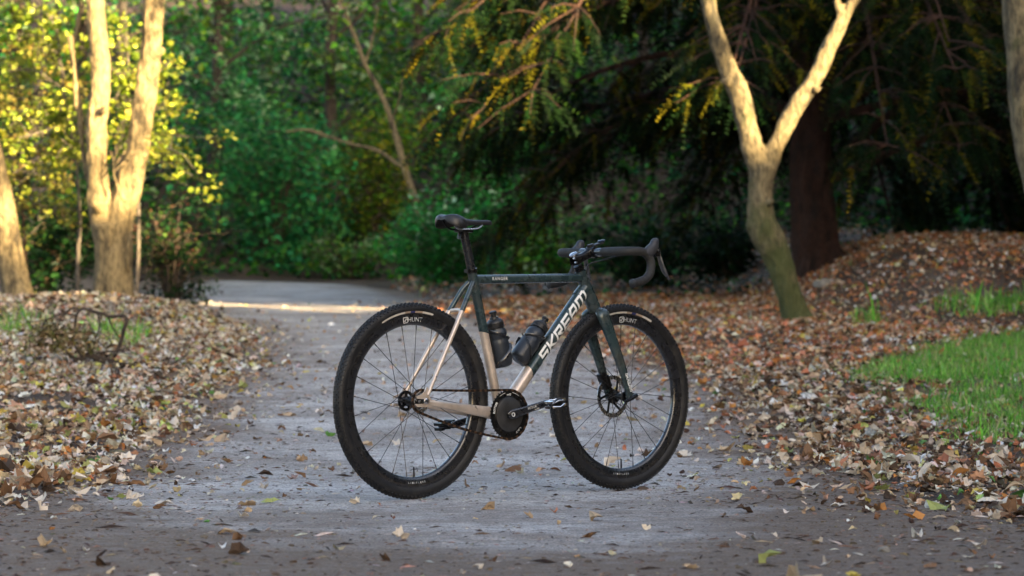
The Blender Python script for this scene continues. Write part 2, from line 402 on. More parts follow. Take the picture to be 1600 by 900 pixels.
def bush(name, label, cat, x, y, w, h, leaves, size, palette, group=None, stems=9, seed=0, tmpl=LEAF4, depth=None, bark='twig', lean=0.0, bare=0.15, weights=None, clumps=26):
    """shrub: several stems from the base, each with leaf clumps along its upper part"""
    rng = random.Random(seed * 7 + 3); depth = depth or w * 0.8
    base = Vector((x, y, h1(x, y) - 0.02)); t = empty(name, base); set_props(t, label, cat, group)
    mb = MB(); C = []; Rr = []
    for i in range(stems):
        a = 2 * math.pi * i / stems + rng.uniform(-.4, .4); k = rng.uniform(.35, 1)
        top = Vector((math.cos(a) * w * .5 * k + lean * h, math.sin(a) * depth * .5 * k, h * rng.uniform(.6, 1.0) * (1.12 - .38 * k)))
        mid = Vector((top.x * .35, top.y * .35, top.z * .55)); foot = Vector((top.x * .08, top.y * .08, -0.05))
        p, r = smooth_path([foot, mid, top], [.012 + .006 * h, .008 + .003 * h, .004], 4); mb.tube(p, r, 5, cap=False)
        for j in range(max(1, clumps // stems)):
            q = rng.uniform(bare, 1.0); c = foot.lerp(mid, q * 2) if q < .5 else mid.lerp(top, q * 2 - 1)
            s = (.16 + .12 * w) * rng.uniform(.6, 1.2) * min(1.3, .5 + h * .3)
            c = c + Vector((rng.uniform(-1, 1) * s, rng.uniform(-1, 1) * s, rng.uniform(-.5, .6) * s)); C.append(c + base); Rr.append(s)
            tw = [c + Vector((rng.uniform(-s, s), rng.uniform(-s, s), rng.uniform(-s, s) * .6)) for _ in range(3)]
            for e in tw: mb.tube([c * .97 + mid * .03, (c + e) / 2 + Vector((0, 0, .02)), e], [.005, .004, .002], 4, cap=False)
    mb.build('stems', bark, t)
    leaf_cloud('foliage', C, Rr, leaves, size, palette, t, base, tmpl, seed=seed, weights=weights, keep=lambda P: P[:, 2] > H(P[:, 0], P[:, 1]) + .02)
    return t

def crown_tree(name, label, x, y, h, w, leaves, size, palette, bark='bark_grey', crown_from=0.25, trunk_r=0.12, lean=(0, 0), seed=0, group=None, n_limb=12, tmpl=LEAF4, cat='tree', tilt=.75, clump=1.0):
    rng = random.Random(seed * 13 + 5)
    base = Vector((x, y, h1(x, y) - .03)); t = empty(name, base); set_props(t, label, cat, group)
    top = Vector((lean[0], lean[1], h)); mb = MB()
    pts = [Vector((0, 0, -.08))] + [Vector((top.x * q, top.y * q, h * q)) + Vector((rng.uniform(-1, 1), rng.uniform(-1, 1), 0)) * .05 * h * .3 for q in (.25, .5, .75, 1)]
    p, r = smooth_path(pts, [trunk_r * 1.25, trunk_r, trunk_r * .8, trunk_r * .55, trunk_r * .15], 5); mb.tube(p, r, 9)
    C, Rr = [], []
    for i in range(n_limb):
        q = crown_from + (1 - crown_from) * (i + rng.random()) / n_limb; o = Vector((top.x * q, top.y * q, h * q)); a = i * 2.4 + rng.uniform(-.5, .5)
        ln = w * .5 * (1.15 - .75 * abs((q - crown_from) / (1 - crown_from) - .35)) * rng.uniform(.6, 1.1)
        e = o + Vector((math.cos(a) * ln, math.sin(a) * ln, ln * rng.uniform(.0, .5))); mid = o.lerp(e, .5) + Vector((0, 0, .12 * ln))
        pp, rr = smooth_path([o, mid, e], [trunk_r * .4, trunk_r * .25, .008], 4); mb.tube(pp, rr, 5, cap=False)
        for _ in range(5):
            f = rng.uniform(.3, 1.05); c = o.lerp(e, f); s = clump * w * .13 * rng.uniform(.6, 1.3)
            c = c + Vector((rng.uniform(-1, 1), rng.uniform(-1, 1), rng.uniform(-.8, .6))) * s * .8; C.append(c + base); Rr.append(s)
            mb.tube([o.lerp(e, f * .85), c], [.012, .004], 4, cap=False)
    mb.build('trunk', bark, t)
    leaf_cloud('crown', C, Rr, leaves, size, palette, t, base, tmpl, seed=seed, tilt=tilt, keep=lambda P: P[:, 2] > H(P[:, 0], P[:, 1]) + .05)
    return t

def crown_above(t, base, tips, spread, leaves, size, palette, seed, keep=None):
    rng = random.Random(seed); C = []; Rr = []
    for tip in tips:
        for _ in range(9):
            c = tip + Vector((rng.uniform(-1, 1) * spread, rng.uniform(-1, 1) * spread, rng.uniform(.2, 1.4) * spread)); C.append(c); Rr.append(spread * .38)
    leaf_cloud('crown', C, Rr, leaves, size, palette, t, base, seed=seed, keep=keep)

def rad(px, d): return px / F_PX * d / 2
def limb(d, *pts): return [(W(px, py, d + (dd[0] if dd else 0)), rad(wd, d)) for px, py, wd, *dd in pts]

# twin-stemmed tree on the left
D = 33.0
bt = W(176, 478, D); bt.z = h1(bt.x, bt.y); t = empty('forked_tree', bt)
set_props(t, 'pale forked tree with two thick sunlit stems and a knot hole', 'tree')
main = limb(D, (178, 500, 110), (177, 482, 78), (176, 462, 66), (175, 430, 58), (176, 385, 60), (174, 350, 62))
s1 = limb(D, (168, 390, 44), (160, 345, 36), (152, 270, 33), (151, 200, 33), (155, 110, 32), (148, 0, 30), (140, -90, 26), (122, -230, 18))
s2 = limb(D, (178, 390, 44), (186, 345, 46), (203, 285, 42, -.05), (214, 235, 38, -.1), (229, 140, 34, -.1), (236, 60, 34, -.1), (240, -10, 34, -.1), (250, -100, 28, -.2), (270, -240, 18, -.3))
s3 = limb(D, (145, 300, 12, .1), (130, 245, 13, .15), (124, 180, 12, .2), (112, 80, 11, .2), (106, 55, 9, .2))
s4 = limb(D, (112, 75, 6, .2), (120, 45, 8, .2), (125, 0, 8, .2), (124, -80, 7, .2))
s5 = limb(D, (203, 425, 5, -.12), (198, 400, 5, -.2), (206, 360, 6, -.2), (214, 330, 5, -.15))
s6 = [limb(D, (160, 330, 12, -.08), (150, 322, 9, -.2), (146, 316, 7, -.22)), limb(D, (236, 90, 14, -.15), (250, 82, 10, -.2), (256, 74, 7, -.2)), limb(D, (152, 180, 12, -.06), (163, 170, 8, -.2), (166, 163, 6, -.22))]
organic('trunk', [main, s1, s2, s3, s4, s5] + s6, 'bark_pale', t, bt, 0.022, 0.028, 1)
mb = MB()
for pl in ([(186, 298), (178, 275), (177, 250), (172, 236)], [(177, 262), (188, 245), (196, 236)], [(178, 268), (192, 255), (204, 247)], [(177, 250), (182, 238), (180, 228)]):
    mb.tube([W(a, b, D - .28) - bt for a, b in pl], [.012, .010, .008, .005][:len(pl)], 6)
mb.build('twig', 'bark_pale', t)
mb = MB(); kc = W(197, 302, D - .155) - bt
mb.lathe([(.012, .0), (.035, .0), (.052, .018), (.064, .01), (.07, -.03)], kc, (0.15, -1, 0.1), 18)
k = mb.build('knot', 'bark_pale', t); k.scale = (1, 1, 1.35); k.location.z = -kc.z * .35
mb = MB(); mb.lathe([(.0005, .006), (.036, .006)], kc, (0.15, -1, 0.1), 18); k = mb.build('knot_hole', 'bark_dark', t); k.scale = (1, 1, 1.35); k.location.z = -kc.z * .35
crown_above(t, bt, [W(122, -230, D), W(270, -240, D)], 1.3, 2600, .1, GREEN_OLIVE, 5, keep=lambda P: P[:, 2] > 4.7)

# leaning trunk at the far left
D = 32.2
b2 = W(28, 482, D); b2.z = h1(b2.x, b2.y); t = empty('leaning_tree', b2); set_props(t, 'leaning tree trunk with a sunlit base left of the forked tree', 'tree')
organic('trunk', [limb(D, (40, 502, 96), (33, 480, 68), (28, 462, 54), (22, 430, 46), (8, 360, 44), (-8, 290, 46), (-30, 200, 46), (-60, 60, 44), (-90, -90, 38), (-110, -260, 20))], 'bark_pale', t, b2, 0.025, 0.016, 3)
crown_above(t, b2, [W(-110, -240, D)], 1.3, 1500, .1, GREEN_OLIVE, 6, keep=lambda P: P[:, 2] > 4.7)

# Y-shaped tree on the right
D = 30.0
b3 = W(1246, 508, D); b3.z = h1(b3.x, b3.y); t = empty('y_shaped_tree', b3); set_props(t, 'slender Y-shaped tree with moss at its foot on the right verge', 'tree')
organic('trunk', [limb(D, (1254, 528, 84), (1248, 506, 56), (1243, 490, 46), (1236, 465, 41), (1219, 415, 42), (1199, 365, 50), (1190, 330, 42), (1190, 290, 38), (1192, 260, 42)),
                  limb(D, (1192, 275, 38), (1180, 240, 36), (1166, 190, 32), (1156, 145, 34), (1140, 110, 30), (1122, 65, 27), (1108, 0, 25), (1100, -90, 21), (1080, -260, 12)),
                  limb(D, (1196, 285, 24), (1204, 255, 26), (1216, 218, 27), (1240, 175, 28), (1268, 130, 26), (1290, 85, 25), (1316, 35, 23), (1343, -15, 21), (1390, -110, 18), (1440, -240, 10)),
                  limb(D, (1318, 30, 14), (1311, 12, 11), (1306, -8, 10), (1290, -70, 7)),
                  limb(D, (1212, 372, 34), (1180, 352, 26), (1172, 346, 16)),
                  limb(D, (1150, 135, 14), (1134, 128, 9, -.1), (1129, 124, 7, -.1)), limb(D, (1262, 140, 10), (1277, 140, 7, -.1), (1284, 136, 5, -.1)), limb(D, (1195, 322, 14, -.05), (1206, 316, 10, -.14), (1210, 311, 8, -.16))], 'bark_mossy', t, b3, 0.02, 0.022, 5)
crown_above(t, b3, [W(1080, -270, D), W(1440, -250, D)], 1.1, 1900, .09, GREEN_LIME, 7, keep=lambda P: P[:, 2] > 4.4)

# trunk at the far right
D = 25.0
b4 = W(1660, 560, D); b4.z = h1(b4.x, b4.y); t = empty('bent_tree', b4); set_props(t, 'bent sunlit tree trunk at the edge of the grass beyond the Y-shaped tree', 'tree')
organic('trunk', [[(Vector((b4.x, b4.y, b4.z - .1)), .2)] + limb(D, (1648, 480, 66), (1638, 360, 60), (1626, 280, 58), (1612, 220, 58), (1603, 150, 56), (1600, 90, 56), (1597, 0, 62), (1592, -120, 56), (1600, -330, 30))], 'bark_mossy', t, b4, 0.025, 0.014, 8)
crown_above(t, b4, [W(1600, -330, D)], 1.2, 1500, .09, GREEN_LIME, 8, keep=lambda P: P[:, 2] > 3.9)

# big dark yew
def yew(x, y):
    rng = random.Random(21); rs = random.Random(22); rn = np.random.default_rng(21)
    base = Vector((x, y, h1(x, y) - .05)); t = empty('yew_tree', base)
    set_props(t, 'broad dark yew with drooping branches behind the Y-shaped tree', 'tree')
    organic('trunk', [[(base + Vector(p), r) for p, r in (((.15, 0, -.15), .42), ((.02, 0, .15), .3), ((-.06, 0, .9), .25), ((-.05, .05, 2.2), .24), ((0, 0, 4), .2), ((.1, 0, 6.5), .1), ((.1, 0, 8.5), .03))]], 'bark_red', t, base, .04, .05, 9)
    spr_P, spr_D, spr_L = [], [], []
    mb = MB()
    for i in range(92):
        z0 = 1.15 + 6.4 * (i / 92) ** 1.25 + rng.uniform(-.2, .2); a = i * 2.399 + rng.uniform(-.3, .3)
        ln = (5.1 - .38 * max(0, z0 - 3.5)) * rng.uniform(.65, 1.05)
        dx, dy = math.cos(a), math.sin(a)
        if dy < -.3 and z0 < 2.4: z0 += 1.2                       # front limbs start higher: the trunk shows beneath
        if dx < -.3:
            ln = min(ln, 4.0 / abs(dx) * rng.uniform(.85, 1.0)); z0 = max(z0, 1.8)
        if dx < -.25 and dy < -.35 and z0 < 4.2: ln = max(ln, 4.7)      # long limbs reaching over towards the path
        o = Vector((0, 0, z0)); rise = rng.uniform(.05, .35) * ln; droop = rng.uniform(.12, .5) * ln * (.85 if dx < -.3 else 1.0)
        P = [o, Vector((dx * ln * .35, dy * ln * .35, z0 + rise * .7)), Vector((dx * ln * .7, dy * ln * .7, z0 + rise * .6 - droop * .3)), Vector((dx * ln, dy * ln, z0 + rise * .3 - droop))]
        p, r = smooth_path(P, [.06, .045, .028, .008], 6); mb.tube(p, r, 6, cap=False)
        m = len(p)
        for j in range(40):
            f = rs.uniform(.22, 1); c = p[min(m - 1, int(f * m))]; side = rs.choice((-1, 1)); b_ = a + side * rs.uniform(.4, 1.3)
            l2 = rs.uniform(.35, 1.05) * (1.1 - .45 * f); e = c + Vector((math.cos(b_) * l2, math.sin(b_) * l2, rs.uniform(-.75, .05) * l2))
            mb.tube([c, (c + e) / 2 + Vector((0, 0, .04)), e], [.012, .008, .003], 4, cap=False)
            for q in range(7):
                g = rs.uniform(.2, 1); s0 = c.lerp(e, g); dd = (e - c).normalized() + Vector((rs.uniform(-.8, .8), rs.uniform(-.8, .8), rs.uniform(-1.1, .1)))
                spr_P.append(s0); spr_D.append(dd.normalized()); spr_L.append(rs.uniform(.2, .48))
    br = mb.build('branches', 'bark_red', t); br['kind'] = 'stuff'
    # needle sprays: a row of narrow leaflets on both sides of each drooping twig
    K = 11; P = np.array([list(v) for v in spr_P]); Dv = np.array([list(v) for v in spr_D]); Ln = np.array(spr_L); n = len(P)
    up = rn.normal(0, .5, (n, 3)) + np.array([0, 0, 1.0]); Sd = np.cross(Dv, up); Sd /= np.linalg.norm(Sd, axis=1)[:, None]; Nn = np.cross(Sd, Dv)
    Vs = []; cols = []
    col = jitter_cols(n, [(0.004, 0.013, 0.003), (0.008, 0.02, 0.004), (0.003, 0.01, 0.003), (0.065, 0.058, 0.003)], (4, 3, 4, 2.2), rng=rn)  # last, golden colour puts the look of sunlit tips into random sprays
    for k in range(K):
        f = (k + .5) / K; root = P + Dv * (Ln * f)[:, None] + np.array([0, 0, -1.0]) * (Ln * f * f * .35)[:, None]
        for s in (-1, 1):
            ll = .05 * (1.1 - .55 * f) * np.exp(rn.normal(0, .25, n)); tip = root + Sd * (s * ll)[:, None] + Dv * (ll * .6)[:, None] + Nn * rn.normal(0, .016, n)[:, None]
            wd = Dv * .012
            Vs.append(np.stack([root - wd, root + wd, tip], 1)); cols.append(col)
    V = np.stack(Vs, 1).reshape(-1, 3); C = np.repeat(np.stack(cols, 1).reshape(-1, 3), 3, axis=0)
    np_mesh('crown', V, np.arange(len(V)).reshape(-1, 3), 'needle', C, t)
yew(3.45, 36.2)

# leaning bare sapling with a long side branch
D = 49.0
b5 = W(658, 345, D); b5.z = h1(b5.x, b5.y); t = empty('bare_sapling', b5); set_props(t, 'thin pale bare sapling leaning over with one long side branch', 'tree')
mb = MB()
for pl in ([(662, 452, 11), (658, 345, 11), (645, 300, 10), (632, 262, 11), (612, 190, 9), (592, 140, 8), (570, 100, 7), (556, 60, 6), (540, 20, 5), (520, -40, 3)],
           [(633, 265, 7), (612, 250, 6), (590, 235, 6), (555, 226, 5), (520, 216, 5), (480, 203, 5), (447, 206, 3)],
           [(570, 100, 4), (582, 60, 3), (590, 10, 2)], [(612, 190, 3), (625, 150, 2), (628, 120, 2)]):
    p, r = smooth_path([W(a, b, D) - b5 for a, b, _ in pl], [rad(w_, D) for _, _, w_ in pl], 5); mb.tube(p, r, 8)
mb.build('trunk', 'bark_pale', t)
leaf_cloud('crown', [W(520, -40, D), W(590, 10, D), W(540, 10, D)], [.5, .4, .4], 260, .08, GREEN_MID, t, b5, seed=9)

# dim trunks far back on the left
for i, (px, wd, D, lab) in enumerate(((52, 24, 47, 'dim grey trunk standing behind the lime leaves left of the forked tree'), (195, 17, 52, 'dim brown trunk seen between the two stems of the forked tree'),
                                      (20, 20, 50, 'dim trunk left of the grey one behind the lime leaves'), (345, 20, 60, 'dark straight trunk deep in the wood right of the forked tree'), (420, 14, 62, 'thin dark trunk deep in the wood above the path bend'))):
    x = (px - 800) / F_PX * D; crown_tree('woodland_tree', lab, x, D, 9.5, 4.2, 2600, .13, GREEN_OLIVE, bark='bark_grey' if i < 2 else 'bark_dark', crown_from=.55, trunk_r=rad(wd, D), seed=40 + i, group='trunks in the far wood')

# sunlit leafy saplings round the forked tree
def spray_tree(name, label, stem, sprays, leaves, size, palette, seed, bark='bark_grey', r0=.025, tmpl=LEAFR):
    base = Vector(stem[0]); base.z = h1(base.x, base.y); t = empty(name, base); set_props(t, label, 'sapling')
    rng = random.Random(seed); mb = MB(); C = []; Rr = []
    p, r = smooth_path([q - base for q in stem], np.linspace(r0, .006, len(stem)), 6); mb.tube(p, r, 7)
    for (a, b) in sprays:
        a = a - base; b = b - base; mid = (a + b) / 2 + Vector((0, 0, .1)); pp, rr = smooth_path([a, mid, b], [.011, .008, .003], 6); mb.tube(pp, rr, 5, cap=False)
        for _ in range(12):
            q = pp[int(len(pp) * rng.uniform(.2, .999))] + Vector((rng.gauss(0, .13), rng.gauss(0, .16), rng.gauss(0, .1))); C.append(q + base); Rr.append(rng.uniform(.05, .24))
            mb.tube([pp[rng.randrange(len(pp))], q], [.004, .002], 4, cap=False)
    mb.build('stem', bark, t)
    leaf_cloud('foliage', C, Rr, leaves, size, palette, t, base, tmpl, flat=.6, tilt=.9, seed=seed, sig=.42)
spray_tree('leafy_sapling', 'lime-leaved sapling with a thin pale stem left of the forked tree', [W(120, 474, 34), W(122, 400, 34), W(124, 340, 34), W(118, 250, 34.1), W(100, 150, 34.3), W(90, 40, 34.5), W(90, -60, 34.5)],
           [(W(120, 330, 34), W(60, 345, 33.6)), (W(118, 250, 34.1), W(20, 270, 33.6)), (W(116, 230, 34.1), W(30, 215, 33.2)), (W(112, 200, 34.1), W(60, 165, 33.6)), (W(105, 170, 34.2), W(10, 200, 34)), (W(100, 140, 34.2), W(10, 110, 34)),
            (W(96, 90, 34.3), W(20, 60, 34)), (W(94, 60, 34.3), W(60, 20, 33.8)), (W(118, 240, 34), W(90, 240, 33.2)), (W(112, 190, 34), W(95, 170, 33.3)), (W(100, 120, 34), W(75, 55, 33.5))], 2600, .04, GREEN_LIME, 51)
spray_tree('leafy_sapling', 'lime-leaved sapling fanning out behind and right of the forked tree', [W(212, 470, 35), W(216, 400, 35), W(215, 300, 35), W(205, 200, 35), W(200, 100, 35), W(195, 10, 35)],
           [(W(214, 260, 35), W(300, 275, 34.3)), (W(212, 235, 35), W(305, 215, 34.2)), (W(210, 215, 35), W(265, 160, 34.4)), (W(206, 180, 35), W(262, 95, 34.6)), (W(205, 170, 35), W(180, 150, 34.6)), (W(203, 150, 35), W(170, 105, 34.6)),
            (W(206, 190, 35), W(178, 215, 34.4)), (W(212, 230, 35), W(185, 235, 32.6)), (W(212, 240, 35), W(255, 235, 32.5)), (W(214, 250, 35), W(285, 240, 33)), (W(200, 90, 35), W(185, 50, 34.6)), (W(203, 140, 35), W(215, 110, 34.5))], 2200, .042, GREEN_LIME, 52)
spray_tree('leafy_sapling', 'orange-twigged yellow-leaved sapling behind the leaning trunk', [W(40, 470, 37), W(38, 380, 37), W(30, 280, 37), W(20, 180, 37), W(15, 60, 37)],
           [(W(30, 280, 37), W(110, 300, 36.5)), (W(28, 240, 37), W(100, 250, 36.5)), (W(25, 210, 37), W(90, 190, 36.5)), (W(20, 180, 37), W(100, 130, 36.5)), (W(20, 180, 37), W(-30, 160, 36.5)), (W(18, 110, 37), W(80, 90, 36.5)), (W(30, 290, 37), W(-20, 300, 36.3)), (W(34, 330, 37), W(90, 340, 36.4))],
           2300, .042, [(0.2, 0.17, 0.03), (0.14, 0.14, 0.03), (0.26, 0.2, 0.04), (0.1, 0.11, 0.02)], 53, bark='bark_red')

# shrubs
SH = 'shrubs at the back of the path'
def bpx(name, label, px, D, wpx, hpx, *a, **k): return bush(name, label, 'shrub', (px - 800) / F_PX * D, D, wpx / F_PX * D, hpx / F_PX * D, *a, **k)
bpx('brown_bush', 'twiggy brown bush right of the foot of the forked tree', 268, 37, 140, 190, 3000, .055, BROWN_DRY[:1] + GREEN_DARK + [(0.04, 0.07, 0.015)], seed=61, stems=16, clumps=60, bare=.05, bark='bark_dark')
bpx('evergreen_shrub', 'dark evergreen shrub filling the gap left of the forked tree', 75, 41, 230, 230, 3800, .085, GREEN_DARK, seed=62, stems=11, clumps=44)
bpx('evergreen_shrub', 'large dark teal-green shrub behind the bend of the path', 430, 53, 270, 270, 6500, .095, GREEN_TEAL[:3], seed=63, stems=12, clumps=60, bare=.05)
bpx('bramble_bush', 'low bramble patch with purple-brown stems left of the saddle', 545, 51, 170, 90, 1500, .07, GREEN_MID + BROWN_DRY[:1], seed=64, stems=16, clumps=32)
bpx('bramble_bush', 'bright green bramble bush behind the saddle and seat post', 690, 46.5, 260, 165, 6000, .075, [(0.03, 0.24, 0.04), (0.06, 0.31, 0.055), (0.02, 0.16, 0.03), (0.36, 0.52, 0.3)], weights=(4, 4, 4, 1), seed=65, stems=12, clumps=48, bare=.02)
bpx('bramble_bush', 'green bramble bush behind the top tube', 850, 46, 230, 130, 4200, .075, GREEN_MID + BROWN_DRY[:1], seed=66, stems=12, clumps=44, bare=.02)
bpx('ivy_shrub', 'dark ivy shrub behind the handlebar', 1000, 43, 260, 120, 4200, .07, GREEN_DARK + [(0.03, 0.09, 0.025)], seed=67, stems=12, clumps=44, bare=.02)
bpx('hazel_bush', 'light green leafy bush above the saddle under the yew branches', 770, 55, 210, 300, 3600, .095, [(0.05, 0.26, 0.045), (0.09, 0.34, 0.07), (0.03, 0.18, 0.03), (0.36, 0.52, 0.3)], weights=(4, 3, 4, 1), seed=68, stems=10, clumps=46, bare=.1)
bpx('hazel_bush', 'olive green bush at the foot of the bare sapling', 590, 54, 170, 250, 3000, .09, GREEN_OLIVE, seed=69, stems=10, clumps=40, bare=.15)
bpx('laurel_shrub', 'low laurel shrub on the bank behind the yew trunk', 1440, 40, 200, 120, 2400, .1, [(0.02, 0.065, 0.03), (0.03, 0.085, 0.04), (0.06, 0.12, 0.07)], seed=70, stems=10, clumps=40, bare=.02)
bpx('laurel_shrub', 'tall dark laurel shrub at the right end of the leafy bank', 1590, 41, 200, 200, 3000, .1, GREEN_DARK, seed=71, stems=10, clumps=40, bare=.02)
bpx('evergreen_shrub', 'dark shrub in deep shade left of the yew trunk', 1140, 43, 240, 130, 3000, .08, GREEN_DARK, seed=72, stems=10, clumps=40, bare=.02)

# wood behind
WG = 'leafy trees closing the view'
for i, (px, D, h, w, n, sz, pal, lab) in enumerate((
    (330, 56, 8, 4.6, 9000, .105, GREEN_TEAL, 'tall holly tree with glossy bluish leaves right of the forked tree'),
    (520, 58, 8, 4.6, 8500, .11, GREEN_MID + GREEN_OLIVE[:1], 'fresh green tree above the bend of the path'),
    (660, 60, 8, 4.4, 7500, .11, GREEN_OLIVE + GREEN_MID[:1], 'olive green tree behind the bare sapling'),
    (820, 61, 8, 4.4, 7500, .12, GREEN_MID, 'pale green tree seen through the yew branches'),
    (120, 52, 8, 4.4, 7000, .11, GREEN_MID + GREEN_TEAL[:1], 'mid green tree behind the lime-leaved saplings'),
    (-60, 50, 8, 4.4, 4500, .11, GREEN_OLIVE, 'olive tree beyond the leaning trunk'),
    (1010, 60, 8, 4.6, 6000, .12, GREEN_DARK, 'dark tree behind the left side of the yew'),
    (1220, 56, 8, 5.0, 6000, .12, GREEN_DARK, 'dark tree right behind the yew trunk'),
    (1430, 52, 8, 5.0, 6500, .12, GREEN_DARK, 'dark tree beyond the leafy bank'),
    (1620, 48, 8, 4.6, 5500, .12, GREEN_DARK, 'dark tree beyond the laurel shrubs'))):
    crown_tree('leafy_tree', lab, (px - 800) / F_PX * D, D, h, w, n, sz, pal, bark='bark_dark', crown_from=.03, trunk_r=.1, seed=80 + i, group=WG, n_limb=22)
# undergrowth on the rising wood floor
n = 62000; x = RNG.uniform(-13, 13, n); y = RNG.uniform(48.5, 70, n) ; ok = (y > 50.5 + np.clip(-x - 2, 0, 4) * .45); x, y = x[ok], y[ok]; n = len(x)
P = np.stack([x, y, H(x, y) + np.abs(RNG.normal(0, .16, n)) * (1.2 + wob(x, y, 1.1))], -1)
V, Fc = scatter(*LEAF4, P, rot_mats(n, .7), .13 * np.exp(RNG.normal(0, .25, n)))
set_props(np_mesh('undergrowth', V, Fc, 'foliage', np.repeat(jitter_cols(n, GREEN_DARK + GREEN_MID[:3] + GREEN_TEAL[:1]), 4, axis=0)), 'ivy and low leaves covering the rising floor of the wood', 'undergrowth', kind='stuff')
n = 5200; x = RNG.uniform(-3.2, 9, n); y = RNG.uniform(36, 50, n); ok = (x > xR(y) + .25) & (RNG.random(n) < .35 + .5 * wob(x, y, 1.3)) ; x, y = x[ok], y[ok]; n = len(x)
P = np.stack([x, y, H(x, y) + np.abs(RNG.normal(0, .08, n)) + .02], -1); V, Fc = scatter(*LEAF4, P, rot_mats(n, .7), .075 * np.exp(RNG.normal(0, .25, n)))
set_props(np_mesh('ground_ivy', V, Fc, 'foliage', np.repeat(jitter_cols(n, GREEN_DARK + GREEN_MID[2:3]), 4, axis=0)), 'patchy ivy on the ground between the path and the yew', 'ivy', kind='stuff')

# added shade trees out of frame, heights shaped to steer the low sun
ROW = [(15.2 + random.uniform(-.4, .4), q, 13.5) for q in np.arange(-26, 4.5, 2.9)] + [(18.6, q, 14.5) for q in np.arange(-26, 0.5, 2.9)]
ROW += [(15.2 + random.uniform(-.4, .4), q, 13.5) for q in np.arange(21.4, 56, 2.9)] + [(18.6, q, 14.5) for q in np.arange(17.5, 56, 2.9)]
ROW += [(15.2, 6.3, 8.3), (15.2, 8.4, 9.0), (15.2, 10.5, 8.3), (15.2, 11.6, 8.9), (15.2, 14.1, 6.8), (15.2, 16.7, 8.9), (15.2, 18.3, 7.9)]
ROW += [(18.6, 2.2, 9.4), (18.6, 4.2, 9.8), (18.6, 6.3, 9.4), (18.6, 8.2, 8.6), (18.6, 10.2, 7.7), (18.6, 12.4, 8.9), (18.6, 14.6, 9.0)]
ROW += [(12.4, q, 7.2) for q in np.arange(-18, 6.5, 2.4)]
HL = 'unseen dense evergreen added beyond the right verge to cast shade'; HG = 'unseen shade trees beyond the right verge'
protos = {}
for i, (xx, yy, hh) in enumerate(ROW):               # copies of six built trees, turned and stretched to their own height
    low = hh < 12; key = (low, i % 3)
    if key not in protos:
        protos[key] = (crown_tree('added_shade_tree', HL, xx, yy, 8.0 if low else 13.5, 2.8 if low else 4.8, 2600 if low else 6500, .36, GREEN_DARK, bark='bark_dark', crown_from=.02, trunk_r=.14, seed=120 + i, group=HG, n_limb=20 if low else 26, clump=1.5 if low else 1.25), 8.0 if low else 13.5); t = protos[key][0]
    else:
        src = protos[key][0]; t = src.copy(); COL.objects.link(t); t.location = (xx, yy, h1(xx, yy) - .03); t.rotation_euler.z = random.uniform(0, 6.28)
        for ch_ in src.children: c = ch_.copy(); COL.objects.link(c); c.parent = t
    t.scale = (1, 1, hh / protos[key][1])

# ------------------------------------------------------------------ fallen leaves
def leaf_templates():
    out = []
    rng = np.random.default_rng(5)
    maple = [(0, -.45), (.2, -.38), (.4, -.36), (.42, -.14), (.55, .06), (.38, .17), (.34, .36), (.17, .36), (0, .56), (-.19, .33), (-.33, .38), (-.36, .15), (-.54, .1), (-.4, -.13), (-.41, -.34), (-.18, -.38)]
    oval = [(0, -.55), (.2, -.35), (.3, -.05), (.24, .25), (0, .55), (-.24, .25), (-.3, -.05), (-.2, -.35)]
    broken = [(-.05, -.4), (.3, -.3), (.35, .1), (.1, .15), (.15, .45), (-.2, .4), (-.3, .05), (-.22, -.2)]
    for kind, shape in (('lobed', maple), ('oval', oval), ('broken', broken)):
        for k in range(7):
            o = np.array(shape) * (1 + rng.normal(0, .06, (len(shape), 2))); n = len(o)
            ring = o * .5 if kind == 'lobed' else o * .45
            P2 = np.vstack([[0, 0], ring, o]); r2 = (P2 ** 2).sum(1)
            a, b, c = rng.normal(.3, .75), rng.normal(.1, .7), rng.normal(0, .5)
            z = a * P2[:, 0] ** 2 + b * P2[:, 1] ** 2 + c * P2[:, 0] * P2[:, 1] + rng.normal(0, .055, len(P2)) + .05 * np.abs(P2[:, 0])
            if k >= 4: z += .55 * np.abs(P2[:, 0]) ** 1.3          # rolled up along the midrib
            sq = np.where(k >= 4, .72, 1.0); P3 = np.stack([P2[:, 0] * sq, P2[:, 1], z], 1); P3[:, 2] -= np.percentile(P3[:, 2], 20)
            f = [(0, 1 + i, 1 + (i + 1) % n) for i in range(n)]
            for i in range(n):
                j = (i + 1) % n; f += [(1 + i, 1 + n + i, 1 + n + j), (1 + i, 1 + n + j, 1 + j)]
            out.append((kind, k >= 4, P3, np.array(f)))
    return out
TL = leaf_templates()
LEAF_COL = {'tan': (.5, .37, .24), 'pale grey-brown': (.66, .58, .48), 'brown': (.22, .125, .07), 'dark brown': (.07, .045, .03),
            'orange': (.45, .2, .06), 'yellow': (.5, .4, .09), 'yellow-green': (.34, .37, .13), 'russet': (.46, .19, .1), 'green': (.13, .28, .07)}
CN = list(LEAF_COL); CA = np.array([LEAF_COL[c] for c in CN])
def sample(n, y0, y1, margin=1.15):
    y = RNG.uniform(y0, y1, n * 3); half = .165 * y * margin + .5; x = RNG.uniform(-1, 1, n * 3) * (.165 * y1 * margin + .5)
    k = np.abs(x) < half; return x[k][:n], y[k][:n]
GRASS = pxpoly([(1318, 604), (1360, 570), (1430, 556), (1500, 540), (1610, 522), (1800, 515), (1800, 712), (1610, 704), (1520, 696), (1460, 668), (1415, 636), (1370, 622)])
